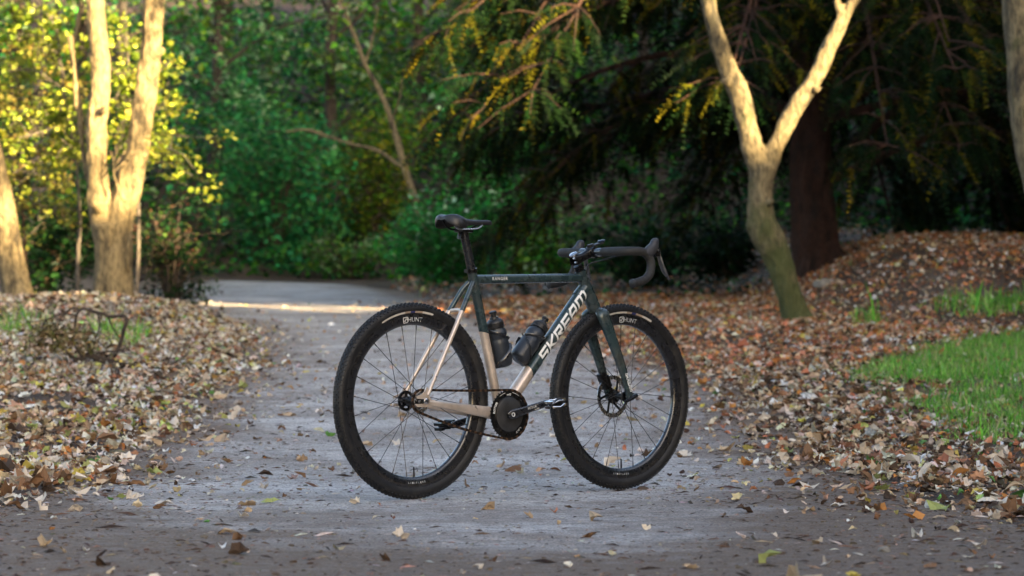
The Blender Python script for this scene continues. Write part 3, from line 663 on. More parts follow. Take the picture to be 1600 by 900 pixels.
def in_poly(x, y, P):
    r = np.zeros(len(x), bool); j = len(P) - 1
    for i in range(len(P)):
        c = ((P[i, 1] > y) != (P[j, 1] > y)) & (x < (P[j, 0] - P[i, 0]) * (y - P[i, 1]) / (P[j, 1] - P[i, 1] + 1e-9) + P[i, 0]); r ^= c; j = i
    return r
def density(x, y):
    dl = x - xL(y) + .12 * wob(x, y, 2.0); dr = xR(y) - x + .16 * wob(x + 7, y, 2.2)
    far = sm((y - 8.6) / 2.6)
    left = np.where(dl < 0, .95, .95 * np.exp(-np.clip(dl, 0, 9) / .16) + .06 * np.exp(-np.clip(dl, 0, 9) / .6))
    right = np.where(dr < 0, .9, .8 * np.exp(-np.clip(dr, 0, 9) / .2) + .10 * np.exp(-np.clip(dr, 0, 9) / .6))
    left = left * sm((y - 10.1 - .5 * wob(x, y, 1.5)) / 1.2); right = right * (.12 + .88 * sm((y - 9.3) / 3.0))
    d = np.maximum(left, right) * (.64 + .4 * wob(x, y, 1.7)) + .008
    bare = in_poly(x, y, np.array([(-4, 18.0), (-2.3, 18.3), (-2.2, 17.2), (-2.9, 16.6), (-4.4, 16.8)])); d = np.where(bare, d * .25, d)
    d = np.where(in_poly(x, y, GRASS), .1 + .2 * (x < 2.6) + .16 * np.clip(wob(x, y, 2.4), 0, 1), d)
    return np.clip(d, 0, 1)
AREA_N = 226000
x, y = sample(AREA_N, 7.2, 38.5)
x2, y2 = sample(22000, 38.5, 50); q = x2 > xR(y2); x = np.r_[x, x2[q]]; y = np.r_[y, y2[q]]
keep = (RNG.random(len(x)) < density(x, y)) & ((y < 30) | (RNG.random(len(x)) < .8))
x, y = x[keep], y[keep]
# more in the middle distance where litter is deep
n = len(x)
pth = on_path(x, y)
w_default = np.array([.28, .33, .16, .1, .03, .025, .045, .02, .01]); w_right = np.array([.24, .22, .25, .17, .03, .012, .02, .06, .01]); w_yew = np.array([.2, .14, .17, .07, .12, .02, .01, .27, .0])
pick = np.zeros(n, int); u = RNG.random(n)
for wts, m in ((w_default, x < xR(y) - .4), (w_right, (x >= xR(y) - .4) & (y < 22)), (w_yew, (x >= xR(y) - .4) & (y >= 22))):
    cw = np.cumsum(wts / wts.sum()); pick[m] = np.searchsorted(cw, u[m]).clip(0, len(CN) - 1)
size = np.clip(.040 * np.exp(RNG.normal(0, .42, n)), .013, .1) * np.where(pth & (RNG.random(n) < .5), .8, 1.0)
tid = RNG.choice(len(TL), n, p=np.repeat([.22 / 7, .36 / 7, .42 / 7], 7))
thick = np.where(density(x, y) > .4, RNG.random(n) * .04, 0)
z = H(x, y) + np.where(pth, .013 + relief(x, y), .012) + thick
Rm = rot_mats(n, .55); far = y > 19
# the 300 that show largest become things of their own
in_view = (np.abs(x) < .16 * y) & (CAM_H - z > .088 * y * -1)
order = np.argsort(-np.where(in_view, size * np.where(pth, 1.35, 1.0) / y, 0)); solo = np.zeros(n, bool); solo[order[:300]] = True
for lo in (False, True):
    Vs, Fs, Cs, off = [], [], [], 0
    for ti, (kind, rolled, tv, tf) in enumerate(TL):
        m = (tid == ti) & ~solo & (far == lo)
        if lo:                                  # farther leaves: outline only
            nn = (len(tv) - 1) // 2; k = np.arange(nn); tv2 = np.vstack([tv[:1], tv[1 + nn:]])
            sel = np.r_[0, 1 + np.arange(0, nn, 3 if kind == 'lobed' else 2)]; tv2 = tv2[sel]; nn = len(sel) - 1
            tf2 = np.array([(0, 1 + i, 1 + (i + 1) % nn) for i in range(nn)])
        else: tv2, tf2 = tv, tf
        P = np.stack([x[m], y[m], z[m]], -1); V, Fc = scatter(tv2, tf2, P, Rm[m], size[m])
        c = CA[pick[m]] * np.exp(RNG.normal(0, .28, (m.sum(), 1))) * np.exp(RNG.normal(0, .06, (m.sum(), 3)))
        Vs.append(V); Fs.append(Fc + off); off += len(V); Cs.append(np.repeat(np.clip(c, .01, .7), len(tv2), axis=0))
    o = np_mesh('leaf_litter', np.vstack(Vs), np.vstack(Fs), 'dry_leaf', np.vstack(Cs))
    set_props(o, 'drifts of small dry leaves under the trees farther back' if lo else 'drift of dry brown leaves along both edges of the path', 'leaf litter', kind='stuff')
# single leaves
leaf_meshes = {}
def zone(xx, yy):
    if xx < float(xL(yy)) + .15: return 'in the litter left of the path'
    if xx > float(xR(yy)) - .25: return 'between path and grass' if yy > 12.6 else 'in the litter right of the path'
    if yy < 9.3: return 'on bare path far before the bicycle'
    if yy < 11.2: return 'on path just before the rear wheel' if xx < .1 else 'on path just before the front wheel'
    if yy < 12.6: return 'on path beside the rear wheel' if xx < .1 else 'on path beside the front wheel'
    return 'on the path behind the bicycle'
for i in np.nonzero(solo)[0]:
    kind, rolled, tv, tf = TL[tid[i]]; cn = CN[pick[i]]; key = (tid[i], cn)
    if key not in leaf_meshes:
        o = np_mesh('fallen_leaf', tv, tf, 'dry_leaf', np.tile(np.array(LEAF_COL[cn]) * math.exp(RNG.normal(0, .12)), (len(tv), 1))); leaf_meshes[key] = o.data
    else: o = link(bpy.data.objects.new('fallen_leaf', leaf_meshes[key]))
    o.location = (x[i], y[i], z[i]); o.rotation_euler = Matrix(Rm[i].tolist()).to_euler(); s = float(size[i]) * 1.08; o.scale = (s, s, s)
    zn = zone(x[i], y[i]); sz = 'large ' if size[i] > .085 else 'small ' if size[i] < .06 else ''; nm = {'lobed': 'lobed', 'oval': 'oval', 'broken': 'torn'}[kind]
    set_props(o, f"{sz}{'curled' if rolled else 'flat'} {nm} {cn} leaf {zn}", 'leaf', f"{sz}{'curled' if rolled else 'flat'} {nm} {cn} leaves {zn}")

# crumbs of bark, stalks and grit on the path
n = 120000; x, y = sample(n, 7.2, 26, 1.08); n = len(x); q = RNG.random(n) < np.where(on_path(x, y), np.clip(.06 + .5 * np.exp(-np.minimum(x - xL(y), xR(y) - x).clip(0, 9) / .45) + .3 * np.clip(wob(x, y, 2.7), 0, 1) + .25 * (1 - sm((y - 7.5) / 3)), 0, 1), .45); x, y = x[q], y[q]; n = len(x)
bar = (np.array([[-.5, -.07, 0], [.5, -.05, .02], [.5, .06, 0], [-.5, .07, .01], [0, 0, .1]]), np.array([[0, 1, 4], [1, 2, 4], [2, 3, 4], [3, 0, 4]]))
S = np.clip(.0125 * np.exp(RNG.normal(0, .7, n)), .004, .1)
V, Fc = scatter(*bar, np.stack([x, y, H(x, y) + .0095 + relief(x, y) * on_path(x, y)], -1), rot_mats(n, .14), S)
set_props(np_mesh('path_debris', V, Fc, 'dry_leaf', np.repeat(jitter_cols(n, [(.045, .03, .022), (.1, .06, .04), (.26, .18, .13), (.5, .45, .4)], (5, 4, 2, 1)), 5, axis=0)), 'bits of bark, stalks and crumbled leaf on the path', 'debris', kind='stuff')
iv = np.array([[-.5, -.5, -.3], [.5, -.45, -.3], [.45, .5, -.3], [-.45, .45, -.3], [-.3, -.28, .3], [.28, -.3, .26], [.25, .3, .32], [-.3, .26, .27]]); iff = np.array([[0, 1, 5], [0, 5, 4], [1, 2, 6], [1, 6, 5], [2, 3, 7], [2, 7, 6], [3, 0, 4], [3, 4, 7], [4, 5, 6], [4, 6, 7]])
n = 44000; x, y = sample(n, 7.2, 24, 1.1); q = on_path(x, y) & (RNG.random(len(x)) < .5 + .5 * wob(x, y, 1.9)); x, y = x[q], y[q]; n = len(x); S = np.clip(.0075 * np.exp(RNG.normal(0, .5, n)), .003, .024)
V, Fc = scatter(iv * np.array([1, .8, .55]) * (1 + RNG.normal(0, .12, iv.shape)), iff, np.stack([x, y, H(x, y) + .008 + relief(x, y) + S * .1], -1), rot_mats(n, .2), S)
gc = jitter_cols(n, [(.25, .225, .205), (.34, .31, .29), (.13, .11, .095), (.46, .43, .4)], (4, 3, 3, 1)); br = sm((dirt(x, y) - .12) / .4)[:, None]
gc = gc * (1 - br) + jitter_cols(n, [(.13, .088, .058), (.09, .06, .04), (.2, .15, .11)]) * br
set_props(np_mesh('gravel_grit', V, Fc, 'dry_leaf', np.repeat(gc, len(iv), axis=0)), 'small grit and gravel on the path surface', 'gravel', kind='stuff')

# ------------------------------------------------------------------ grass
leaf_mat('grass_blade', .3, .5)
def grass(name, label, poly, n, hgt, pal, seed):
    rng = np.random.default_rng(seed); P = np.array(poly); lo, hi = P.min(0), P.max(0)
    x = rng.uniform(lo[0], hi[0], n); y = rng.uniform(lo[1], hi[1], n); k = in_poly(x + .22 * wob(x, y, 4) + rng.normal(0, .1, n), y + .5 * wob(x + 3, y, 3) + rng.normal(0, .5, n), P) & (rng.random(n) < .52 + .55 * wob(x, y, 3.4) + .25 * wob(x, y, 9)); x, y = x[k], y[k]; n = len(x)
    blade = (np.array([[-.045, 0, 0], [.045, 0, 0], [.035, .08, .55], [-.035, .08, .55], [0, .3, 1.0]]), np.array([[0, 1, 2], [0, 2, 3], [3, 2, 4]]))
    V, Fc = scatter(*blade, np.stack([x, y, H(x, y) + .004], -1), rot_mats(n, .5, rng), hgt * np.exp(rng.normal(0, .4, n)))
    set_props(np_mesh(name, V, Fc, 'grass_blade', np.repeat(jitter_cols(n, pal, rng=rng), 5, axis=0)), label, 'grass', kind='stuff')
GP = [(.1, .34, .025), (.16, .42, .035), (.06, .24, .02), (.26, .46, .08), (.3, .3, .12)]
grass('grass', 'patch of short bright green grass on the right verge', GRASS, 310000, .036, GP, 1)
def ground_at(px, py): a = pxpoly([(px, py)])[0]; return Vector((a[0], a[1], h1(a[0], a[1])))
grass('grass', 'green tufts among the leaves on the right bank', pxpoly([(1450, 492), (1500, 474), (1620, 468), (1620, 490), (1530, 496)]), 4000, .09, GP, 2)
grass('grass', 'small green tuft beside the foot of the Y-shaped tree', pxpoly([(1318, 508), (1335, 494), (1380, 494), (1380, 508)]), 1100, .08, GP, 3)
grass('grass', 'green tuft in the leaves under the leaning trunk', pxpoly([(-40, 535), (-40, 492), (30, 492), (45, 520), (25, 535)]), 2600, .09, GP, 4)
grass('grass', 'green tuft under the fallen branch left of the path', pxpoly([(145, 545), (150, 520), (215, 518), (222, 540), (180, 548)]), 2000, .08, GP, 5)

# ------------------------------------------------------------------ sticks and stones
def stick(name, label, runs, mat, cat='branch', lift=3.0, fat=1.15):
    g = ground_at(*runs[0][0][:2]); t = empty(name, g); set_props(t, label, cat)
    for k, run in enumerate(runs):
        mb = MB(); pts = []; rr = []
        for px, py, wd, up in run:
            p = W(px, py - lift, g.y - .15 * up); pts.append(p - g); rr.append(rad(wd, g.y) * fat)
        p, r = smooth_path(pts, rr, 5); mb.tube(p, r, 7); mb.build('limb' if k == 0 else 'twig', mat, t)
    return t
stick('fallen_branch', 'dark fallen branch with arching bare twigs in the leaves left of the path', [
    [(200, 580, 6, 0), (186, 578, 8, 0), (160, 570, 8, 0), (138, 563, 8, 0), (122, 570, 6, 0), (105, 560, 3, 0)],
    [(178, 566, 5, .2), (188, 545, 5, .3), (194, 522, 5, .4), (199, 508, 4.5, .4), (192, 502, 4, .4), (168, 502, 4, .4), (162, 495, 3, .4)],
    [(168, 500, 4, .4), (150, 496, 4, .6), (130, 491, 3, .6), (120, 500, 3, .6), (117, 520, 2, .6)],
    [(170, 505, 2.5, .2), (176, 520, 2, .1), (188, 538, 1.6, 0)], [(152, 497, 2, .2), (156, 515, 2, .2), (150, 535, 1.6, .2), (146, 555, 1.4, 0)],
    [(130, 492, 2, .4), (112, 490, 2, .5), (95, 505, 1.6, .5), (90, 525, 1.3, .5)], [(120, 500, 2, .4), (95, 500, 2, .4), (70, 508, 1.5, .4), (40, 512, 1.2, .3)],
    [(128, 566, 3, 0), (118, 550, 2.4, .1), (108, 535, 1.6, .1)], [(150, 560, 2.6, .4), (180, 556, 2.2, .4), (205, 550, 1.6, .4)]], 'bark_dark', lift=8, fat=1.3)
fb = bpy.data.objects['fallen_branch']; g_ = fb.location.copy(); rb = random.Random(4)
for _ in range(16):
    px, py = rb.uniform(40, 200), rb.uniform(520, 572); pts = []; an = rb.uniform(-2.6, -.5)
    for k in range(5): pts.append(W(px, py - 6, g_.y + rb.uniform(-.12, .12)) - g_); an += rb.uniform(-.5, .5); px += math.cos(an) * 10; py += math.sin(an) * 7
    p, r = smooth_path(pts, [.006, .005, .004, .003, .002], 4); MB().tube(p, r, 5).build('twig', 'bark_grey', fb)
leaf_cloud('dead_leaves', [W(a, b - 6, g_.y - .05) for a, b in ((60, 530), (80, 540), (95, 545), (75, 520), (110, 535), (125, 545), (140, 540), (50, 545), (100, 525), (130, 525))], [.1] * 10, 420, .045, [(.2, .19, .07), (.14, .1, .05), (.3, .26, .15)], fb, g_, mat='dry_leaf', tilt=1.0, seed=77)
stick('fallen_branch', 'thin crooked twig in the leaves at the left edge of the path', [[(230, 575, 3, 0), (262, 573, 3.6, 0), (285, 562, 3.4, 0), (295, 552, 3, .1), (283, 545, 2.4, .1), (268, 550, 2, .1)], [(262, 572, 2, 0), (270, 552, 1.6, .1)]], 'bark_grey')
stick('fallen_branch', 'curved bare stick on the leaves beside the Y-shaped tree', [[(1062, 516, 3, 0), (1080, 507, 4, .1), (1100, 502, 4, .1), (1112, 510, 3.4, .05), (1116, 518, 2.6, 0)]], 'bark_grey')
stick('fallen_branch', 'dark dead branch sticking up behind the handlebar', [[(1060, 440, 5, 0), (1005, 392, 7, .1), (975, 378, 7, .1), (945, 362, 6, .1), (930, 350, 3, .1)]], 'bark_dark')
simple('stone', (.22, .2, .17), .85, var=.35, vscale=14, bump=.5); simple('clod', (.075, .052, .038), .9, var=.4, vscale=40, bump=.6)
def stone(label, px, py, wpx, hpx, mat, seed, name='stone', sink=.25):
    g = ground_at(px, py); bm = bmesh.new(); bmesh.ops.create_icosphere(bm, subdivisions=3, radius=1)
    w = wpx / F_PX * g.y / 2; h = hpx / F_PX * g.y
    for v in bm.verts:
        d = 1 + .28 * noise.noise(v.co * 1.3 + Vector((seed, 0, 0))) + .1 * noise.noise(v.co * 3.4 + Vector((seed, 2, 0)))
        v.co = Vector((v.co.x * w * d, v.co.y * w * .8 * d, v.co.z * h * .62 * d + h * .38))
    me = bpy.data.meshes.new(name); bm.to_mesh(me); bm.free(); me.materials.append(MATS[mat]); smooth_mesh(me, 0)
    o = link(bpy.data.objects.new(name, me)); o.location = g; o.rotation_euler.z = seed; set_props(o, label, 'stone')
stone('pale grey boulder at the foot of the yew', 1290, 450, 42, 15, 'stone', 1)
stone('small grey stone on the path in front of the bicycle, beside leaf scraps', 1382, 866, 24, 14, 'stone', 2)
stone('dark soil-covered stone lying behind the front tyre', 1004, 768, 20, 9, 'clod', 3)
stone('dark clod of earth on the path in front of the front wheel', 1132, 858, 18, 11, 'clod', 4)
stone('larger dark clod of earth at the right front of the path', 1186, 884, 28, 13, 'clod', 5)
stone('pale stone on the crest of the leafy bank', 1426, 416, 13, 9, 'stone', 6)
stone('pale stone among russet leaves right of the boulder', 1468, 440, 11, 8, 'stone', 7)
stone('pale stone high on the leafy bank near the laurels', 1486, 412, 16, 8, 'stone', 8)
stone('dark lump of wood in the leaves left of the path', 290, 627, 14, 10, 'clod', 9)

# ------------------------------------------------------------------ bicycle
simple('paint_green', (.028, .052, .058), .26, metal=.25, var=.2, vscale=25, dirt=(.16, .13, .1), dirt_amt=.35, coat=.5)
simple('paint_champagne', (.66, .55, .46), .34, metal=.5, var=.12, vscale=20, dirt=(.2, .14, .09), dirt_amt=.4, coat=.3)
simple('rubber', (.009, .0092, .0105), .55, var=.3, vscale=60, dirt=(.075, .065, .055), dirt_amt=.34, bump=.2, spec=.4)
simple('carbon', (.0095, .0105, .014), .27, var=.2, vscale=40, dirt=(.04, .037, .034), dirt_amt=.12, spec=.5, coat=.9)
simple('black_metal', (.012, .012, .013), .3, metal=.6, var=.2, vscale=60, dirt=(.08, .07, .06), dirt_amt=.25)
simple('black_plastic', (.014, .014, .015), .42, var=.2, vscale=60, dirt=(.07, .06, .055), dirt_amt=.2)
simple('bar_tape', (.018, .0175, .017), .7, var=.3, vscale=90, bump=.35)
simple('steel', (.55, .55, .56), .25, metal=1.0, var=.15, vscale=80, dirt=(.12, .08, .05), dirt_amt=.5)
simple('pedal_steel', (.72, .73, .76), .18, metal=1.0, var=.1, vscale=80)
simple('spoke_steel', (.05, .045, .042), .3, metal=.8, var=.2, vscale=60)
simple('chain_steel', (.17, .10, .06), .4, metal=.8, var=.35, vscale=200, dirt=(.05, .03, .02), dirt_amt=.7)
simple('chain_dark', (.035, .024, .018), .45, metal=.7, var=.3, vscale=200)
simple('letter_white', (.72, .72, .7), .5, var=.06, vscale=40)
simple('ring_grey', (.05, .05, .052), .38, metal=.5, var=.4, vscale=18, dirt=(.1, .09, .08), dirt_amt=.25)
simple('letter_grey', (.6, .6, .59), .5, var=.06, vscale=40)
simple('label_cream', (.6, .56, .5), .55, var=.12, vscale=60)
simple('label_tan', (.36, .27, .2), .55, var=.15, vscale=60)
simple('label_blue', (.02, .025, .12), .5, var=.1, vscale=60)
simple('bottle_smoke', (.02, .025, .034), .38, var=.15, vscale=30, dirt=(.09, .085, .08), dirt_amt=.2)
simple('hood_rubber', (.03, .031, .036), .5, var=.2, vscale=50)
simple('lever_alloy', (.16, .16, .17), .3, metal=.8, var=.2, vscale=50)
simple('saddle_cover', (.016, .016, .018), .4, var=.2, vscale=50)
simple('screen', (.02, .03, .05), .12, var=.1)

BX, BY, BA = -.356, 11.393, R_(41.47)
BZ = h1(BX, BY) + .007
bike = empty('bicycle', (BX, BY, BZ), BA)
set_props(bike, 'gravel bicycle with champagne and dark green frame standing on the path', 'bicycle')
V3 = Vector
def lerp(a, b, t): return V3(a).lerp(V3(b), t)

# --- lettering
STROKES = {'S': (1.0, [[(.98, .9), (.12, .9), (.12, .52), (.88, .52), (.88, .1), (.02, .1)]]),
           'K': (1.0, [[(.12, 0), (.12, 1)], [(.98, .94), (.3, .5), (.98, .04)]]),
           'R': (1.0, [[(.12, 0), (.12, .9), (.88, .9), (.88, .5), (.4, .5), (.96, .02)]]),
           'E': (.95, [[(.95, .9), (.12, .9), (.12, .1), (.95, .1)], [(.12, .5), (.82, .5)]]),
           'A': (1.0, [[(.12, 0), (.12, .62), (.36, .9), (.88, .9), (.88, 0)], [(.12, .4), (.88, .4)]]),
           'M': (1.36, [[(.12, 0), (.12, .9), (1.12, .9), (1.24, .78), (1.24, 0)], [(.68, .9), (.68, 0)]])}
def stroke_text(word, height, th=.2, gap=.16, shear=.22, aspect=.9):
    vs, fs, lay = [], [], []; x0 = 0; li = 0
    for ch in word:
        wd, lines = STROKES[ch]
        for ln in lines:
            for (ax, ay), (bx, by) in zip(ln[:-1], ln[1:]):
                d = V3((bx - ax, by - ay)).normalized(); nn = V3((-d.y, d.x)) * th / 2; e = d * (th * .499 if True else 0)
                A = V3((ax, ay)) - (e if 0 < ay < 1 or ay == .9 else e * 0); B = V3((bx, by)) + (e if 0 < by < 1 else e * 0)
                m = 6; o = len(vs); li += 1
                for k in range(m + 1):
                    p = A.lerp(B, k / m)
                    for s in (1, -1):
                        q = p + nn * s; vs.append((((q.x + x0) * aspect + (q.y - .5) * shear) * height, (q.y - .5) * height, li % 5))
                fs += [(o + 2 * k, o + 2 * k + 1, o + 2 * k + 3, o + 2 * k + 2) for k in range(m)]
        x0 += wd + gap
    wdt = x0 * aspect * height
    return [(u - wdt / 2, v, l) for u, v, l in vs], fs, wdt
def font_text(word, height, bold=0.0, spacing=1.0):
    cu = bpy.data.curves.new('letters', 'FONT'); cu.body = word; cu.size = height; cu.offset = bold * height; cu.space_character = spacing
    cu.align_x = 'CENTER'; cu.resolution_u = 3
    o = link(bpy.data.objects.new('letters', cu)); dg = bpy.context.evaluated_depsgraph_get(); dg.update()
    me = bpy.data.meshes.new_from_object(o.evaluated_get(dg)); bpy.data.objects.remove(o)
    vs = [(v.co.x, v.co.y - height * .35, 0) for v in me.vertices]; fs = [tuple(p.vertices) for p in me.polygons]; bpy.data.meshes.remove(me)
    return vs, fs
def letters(vs, fs, fn, mat, parent, name='lettering'):
    return MB().add([fn(u, v, l) for u, v, l in vs], fs).build(name, mat, parent, angle=0)
def on_tube(c, axis, r, phi0=0.0):
    a = V3(axis).normalized(); nrm = V3((0, -1, 0)); up = nrm.cross(a).normalized(); c = V3(c)
    def fn(u, v, l):
        p = v / r + phi0; return c + a * u + (nrm * math.cos(p) + up * math.sin(p)) * (r + .0007 + .00008 * l)
    return fn

# --- frame
BB = V3((.416, 0, .296)); ST_T = V3((.281, 0, .815)); HT_T = V3((.813, 0, .822)); HT_B = V3((.876, 0, .700))
ax_h = (HT_T - HT_B).normalized(); RA = V3((0, 0, .351)); FA = V3((1.02, 0, .351))
frame = MB().lathe([(.0, -.036), (.021, -.036), (.0235, -.033), (.0235, .033), (.021, .036), (.0, .036)], BB, (0, 1, 0), 28).build('frame', 'paint_champagne', bike)
def two_tone(name, pts, radii, plane_co, plane_no, n=20, up=None, front_dark=True):
    """tube whose part ahead of the plane is dark green, the rest champagne"""
    mb = MB().tube(pts, radii, n, up=up); me = bpy.data.meshes.new(name); me.from_pydata(mb.v, [], mb.f)
    bm = bmesh.new(); bm.from_mesh(me); bmesh.ops.recalc_face_normals(bm, faces=bm.faces)
    bmesh.ops.bisect_plane(bm, geom=list(bm.verts) + list(bm.edges) + list(bm.faces), plane_co=plane_co, plane_no=plane_no)
    pn = V3(plane_no)
    for f in bm.faces: f.material_index = 0 if (f.calc_center_median() - V3(plane_co)).dot(pn) > 0 else 1
    bm.to_mesh(me); bm.free()
    for m in as_mats(['paint_green', 'paint_champagne']): me.materials.append(m)
    smooth_mesh(me, 40); return link(bpy.data.objects.new(name, me), frame)
def seg(a, b, m=8): return [lerp(a, b, k / m) for k in range(m + 1)]
two_tone('seat_tube', seg(BB, ST_T), .0172, (.34, 0, .592), V3((.25, 0, 1)))
two_tone('down_tube', seg(BB + V3((.012, 0, .012)), V3((.838, 0, .758)), 10), [(.026, .0245)] * 2 + [(.0255, .0245)] * 9, (.553, 0, .45), V3((.95, 0, .32)))
tt_a, tt_b = V3((.296, 0, .786)), V3((.822, 0, .797))
def superellipse_tube(name, pts, dims, mat, parent, p=3.2, n=24):
    vs, fs = [], []
    for i, q in enumerate(pts):
        t = (V3(pts[min(i + 1, len(pts) - 1)]) - V3(pts[max(i - 1, 0)])).normalized(); side = V3((0, 1, 0)); up = t.cross(side)
        for k in range(n):
            a = 2 * math.pi * k / n; c, s = math.cos(a), math.sin(a)
            vs.append(V3(q) + side * (dims[i][0] * math.copysign(abs(c) ** (2 / p), c)) + up * (dims[i][1] * math.copysign(abs(s) ** (2 / p), s)))
    for i in range(len(pts) - 1):
        for k in range(n): fs.append((i * n + k, i * n + (k + 1) % n, (i + 1) * n + (k + 1) % n, (i + 1) * n + k))
    return MB().add(vs, fs).build(name, mat, parent, angle=50)
superellipse_tube('top_tube', seg(tt_a, tt_b, 6), [(.017, .0165)] * 7, 'paint_green', frame)
MB().lathe([(.0, .0), (.0235, .0), (.0255, .006), (.0245, .03), (.0225, .07), (.0205, .115), (.022, .13), (.021, .1385), (.0, .139)], HT_B, ax_h, 28).build('head_tube', 'paint_green', frame)
# gusset where down tube and top tube run into the head tube
MB().tube([V3((.80, 0, .722)), V3((.832, 0, .752)), V3((.846, 0, .775))], [(.0235, .025), (.022, .026), (.018, .018)], 20).build('tube_junction', 'paint_green', frame)
for s in (-1, 1):
    two_tone('seat_stay', [V3((.277, s * .012, .775)), V3((.255, s * .022, .75)), V3((.2, s * .036, .665)), V3((.1, s * .052, .505)), V3((.035, s * .062, .40)), V3((.018, s * .0655, .372))], [.0085, .009, .0092, .0085, .0075, .0068], (.203, 0, .672), V3((.45, 0, 1)), 14)
    superellipse_tube('chain_stay', [V3((.022, s * .0655, .346)), V3((.07, s * .064, .339)), V3((.16, s * .053, .327)), V3((.26, s * .040, .314)), V3((.335, s * .033, .305)), V3((.40, s * .026, .298))], [(.007, .009), (.0085, .0115), (.0095, .0145), (.0095, .019), (.0095, .0215), (.009, .021)], 'paint_champagne', frame, 2.4, 18)
    # dropout plate with a slot
    pl = [(-.034, .018), (-.012, .024), (.004, .034), (.012, .05), (.026, .042), (.022, .02), (.034, .006), (.052, .002), (.05, -.016), (.02, -.021), (-.03, -.02), (-.038, -.014), (-.034, -.009), (.004, -.009), (.013, -.004), (.014, .003), (.006, .008), (-.03, .009)]
    n = len(pl); y0, y1 = s * .0605, s * .0675
    vs = [(px, y0, .351 + pz) for px, pz in pl] + [(px, y1, .351 + pz) for px, pz in pl]
    MB().add(vs, [tuple(range(n)), tuple(range(2 * n - 1, n - 1, -1))] + [(i, (i + 1) % n, n + (i + 1) % n, n + i) for i in range(n)]).build('dropout', 'paint_champagne', frame, 30)
MB().tube([V3((.205, -.036, .672)), V3((.212, 0, .676)), V3((.205, .036, .672))], .0075, 10).build('stay_bridge', 'paint_champagne', frame)
MB().tube([V3((.232, -.024, .718)), V3((.226, -.037, .71))], [.0035, .0025], 8).build('bolt', 'black_metal', frame)
MB().tube([V3((.06, -.058, .44)), V3((.058, -.068, .437))], [.003, .0025], 8).build('bolt', 'steel', frame)
# axle nut and tensioner in the dropout
MB().lathe([(.0, .0), (.0095, .0), (.0115, .004), (.0115, .0085), (.006, .0115), (.0, .012)], (.004, -.0677, .351), (0, -1, 0), 16).build('axle_nut', 'steel', frame)
MB().lathe([(.0, .0), (.005, .0), (.005, .006), (.0, .006)], (-.022, -.0677, .351), (0, -1, 0), 12).build('bolt', 'steel', frame)
vs, fs, wd = stroke_text('SKREAM', .041, aspect=.98)
a = V3((.838, 0, .758)) - BB; c0 = V3((.716, 0, .617)); c0 = BB + a * ((c0 - BB).dot(a) / a.length_squared)
k = .335 / wd; vs = [(u * k, v, l) for u, v, l in vs]
letters(vs, fs, on_tube(c0, a, .0252, .02), 'letter_white', frame)
vs, fs = font_text('RANGER', .0165, .004, 1.25); letters(vs, fs, lambda u, v, l: tt_a + (tt_b - tt_a).normalized() * (u * 1.0 + .105) + V3((0, -.0176, v + .002)), 'letter_white', frame)

# --- fork
fork = MB().lathe([(.0, .003), (.0245, .003), (.026, -.006), (.0255, -.022), (.02, -.034), (.0, -.036)], HT_B, ax_h, 26).build('fork', 'paint_green', bike)
for s in (-1, 1):
    p, r = smooth_path([HT_B + V3((.004, s * .008, -.014)), V3((.886, s * .036, .672)), V3((.899, s * .047, .635)), V3((.925, s * .053, .57)), V3((.962, s * .056, .49)), V3((.995, s * .058, .41)), V3((1.013, s * .058, .357))], [.022, .026, .0245, .0205, .0175, .0145, .013], 5)
    superellipse_tube('fork_blade', p, [(q * .72, q * 1.12) for q in r], 'paint_green', fork, 2.3, 18)
    MB().lathe([(.0, -.010), (.0145, -.010), (.0155, -.006), (.0155, .006), (.0145, .010), (.0, .010)], (1.018, s * .058, .352), (0, 1, 0), 18).build('fork_end', 'paint_green', fork)
MB().tube([V3((1.02, .068, .351)), V3((1.02, -.078, .351))], .0065, 12).build('thru_axle', 'black_metal', fork)
MB().tube([V3((1.028, -.079, .356)), V3((1.012, -.083, .352)), V3((.982, -.086, .340)), V3((.962, -.086, .334))], [.0085, .009, .007, .005], 10).build('axle_lever', 'black_metal', fork)
vs, fs, wd = stroke_text('SKREAM', .013, th=.24, gap=.22, shear=.1, aspect=.8); k = .075 / wd
fa = (V3((.962, 0, .49)) - V3((1.013, 0, .357))).normalized() * -1
letters([(u * k, v, l) for u, v, l in vs], fs, on_tube((1.0, -.0545, .405), fa, .0145, .0), 'letter_white', fork)

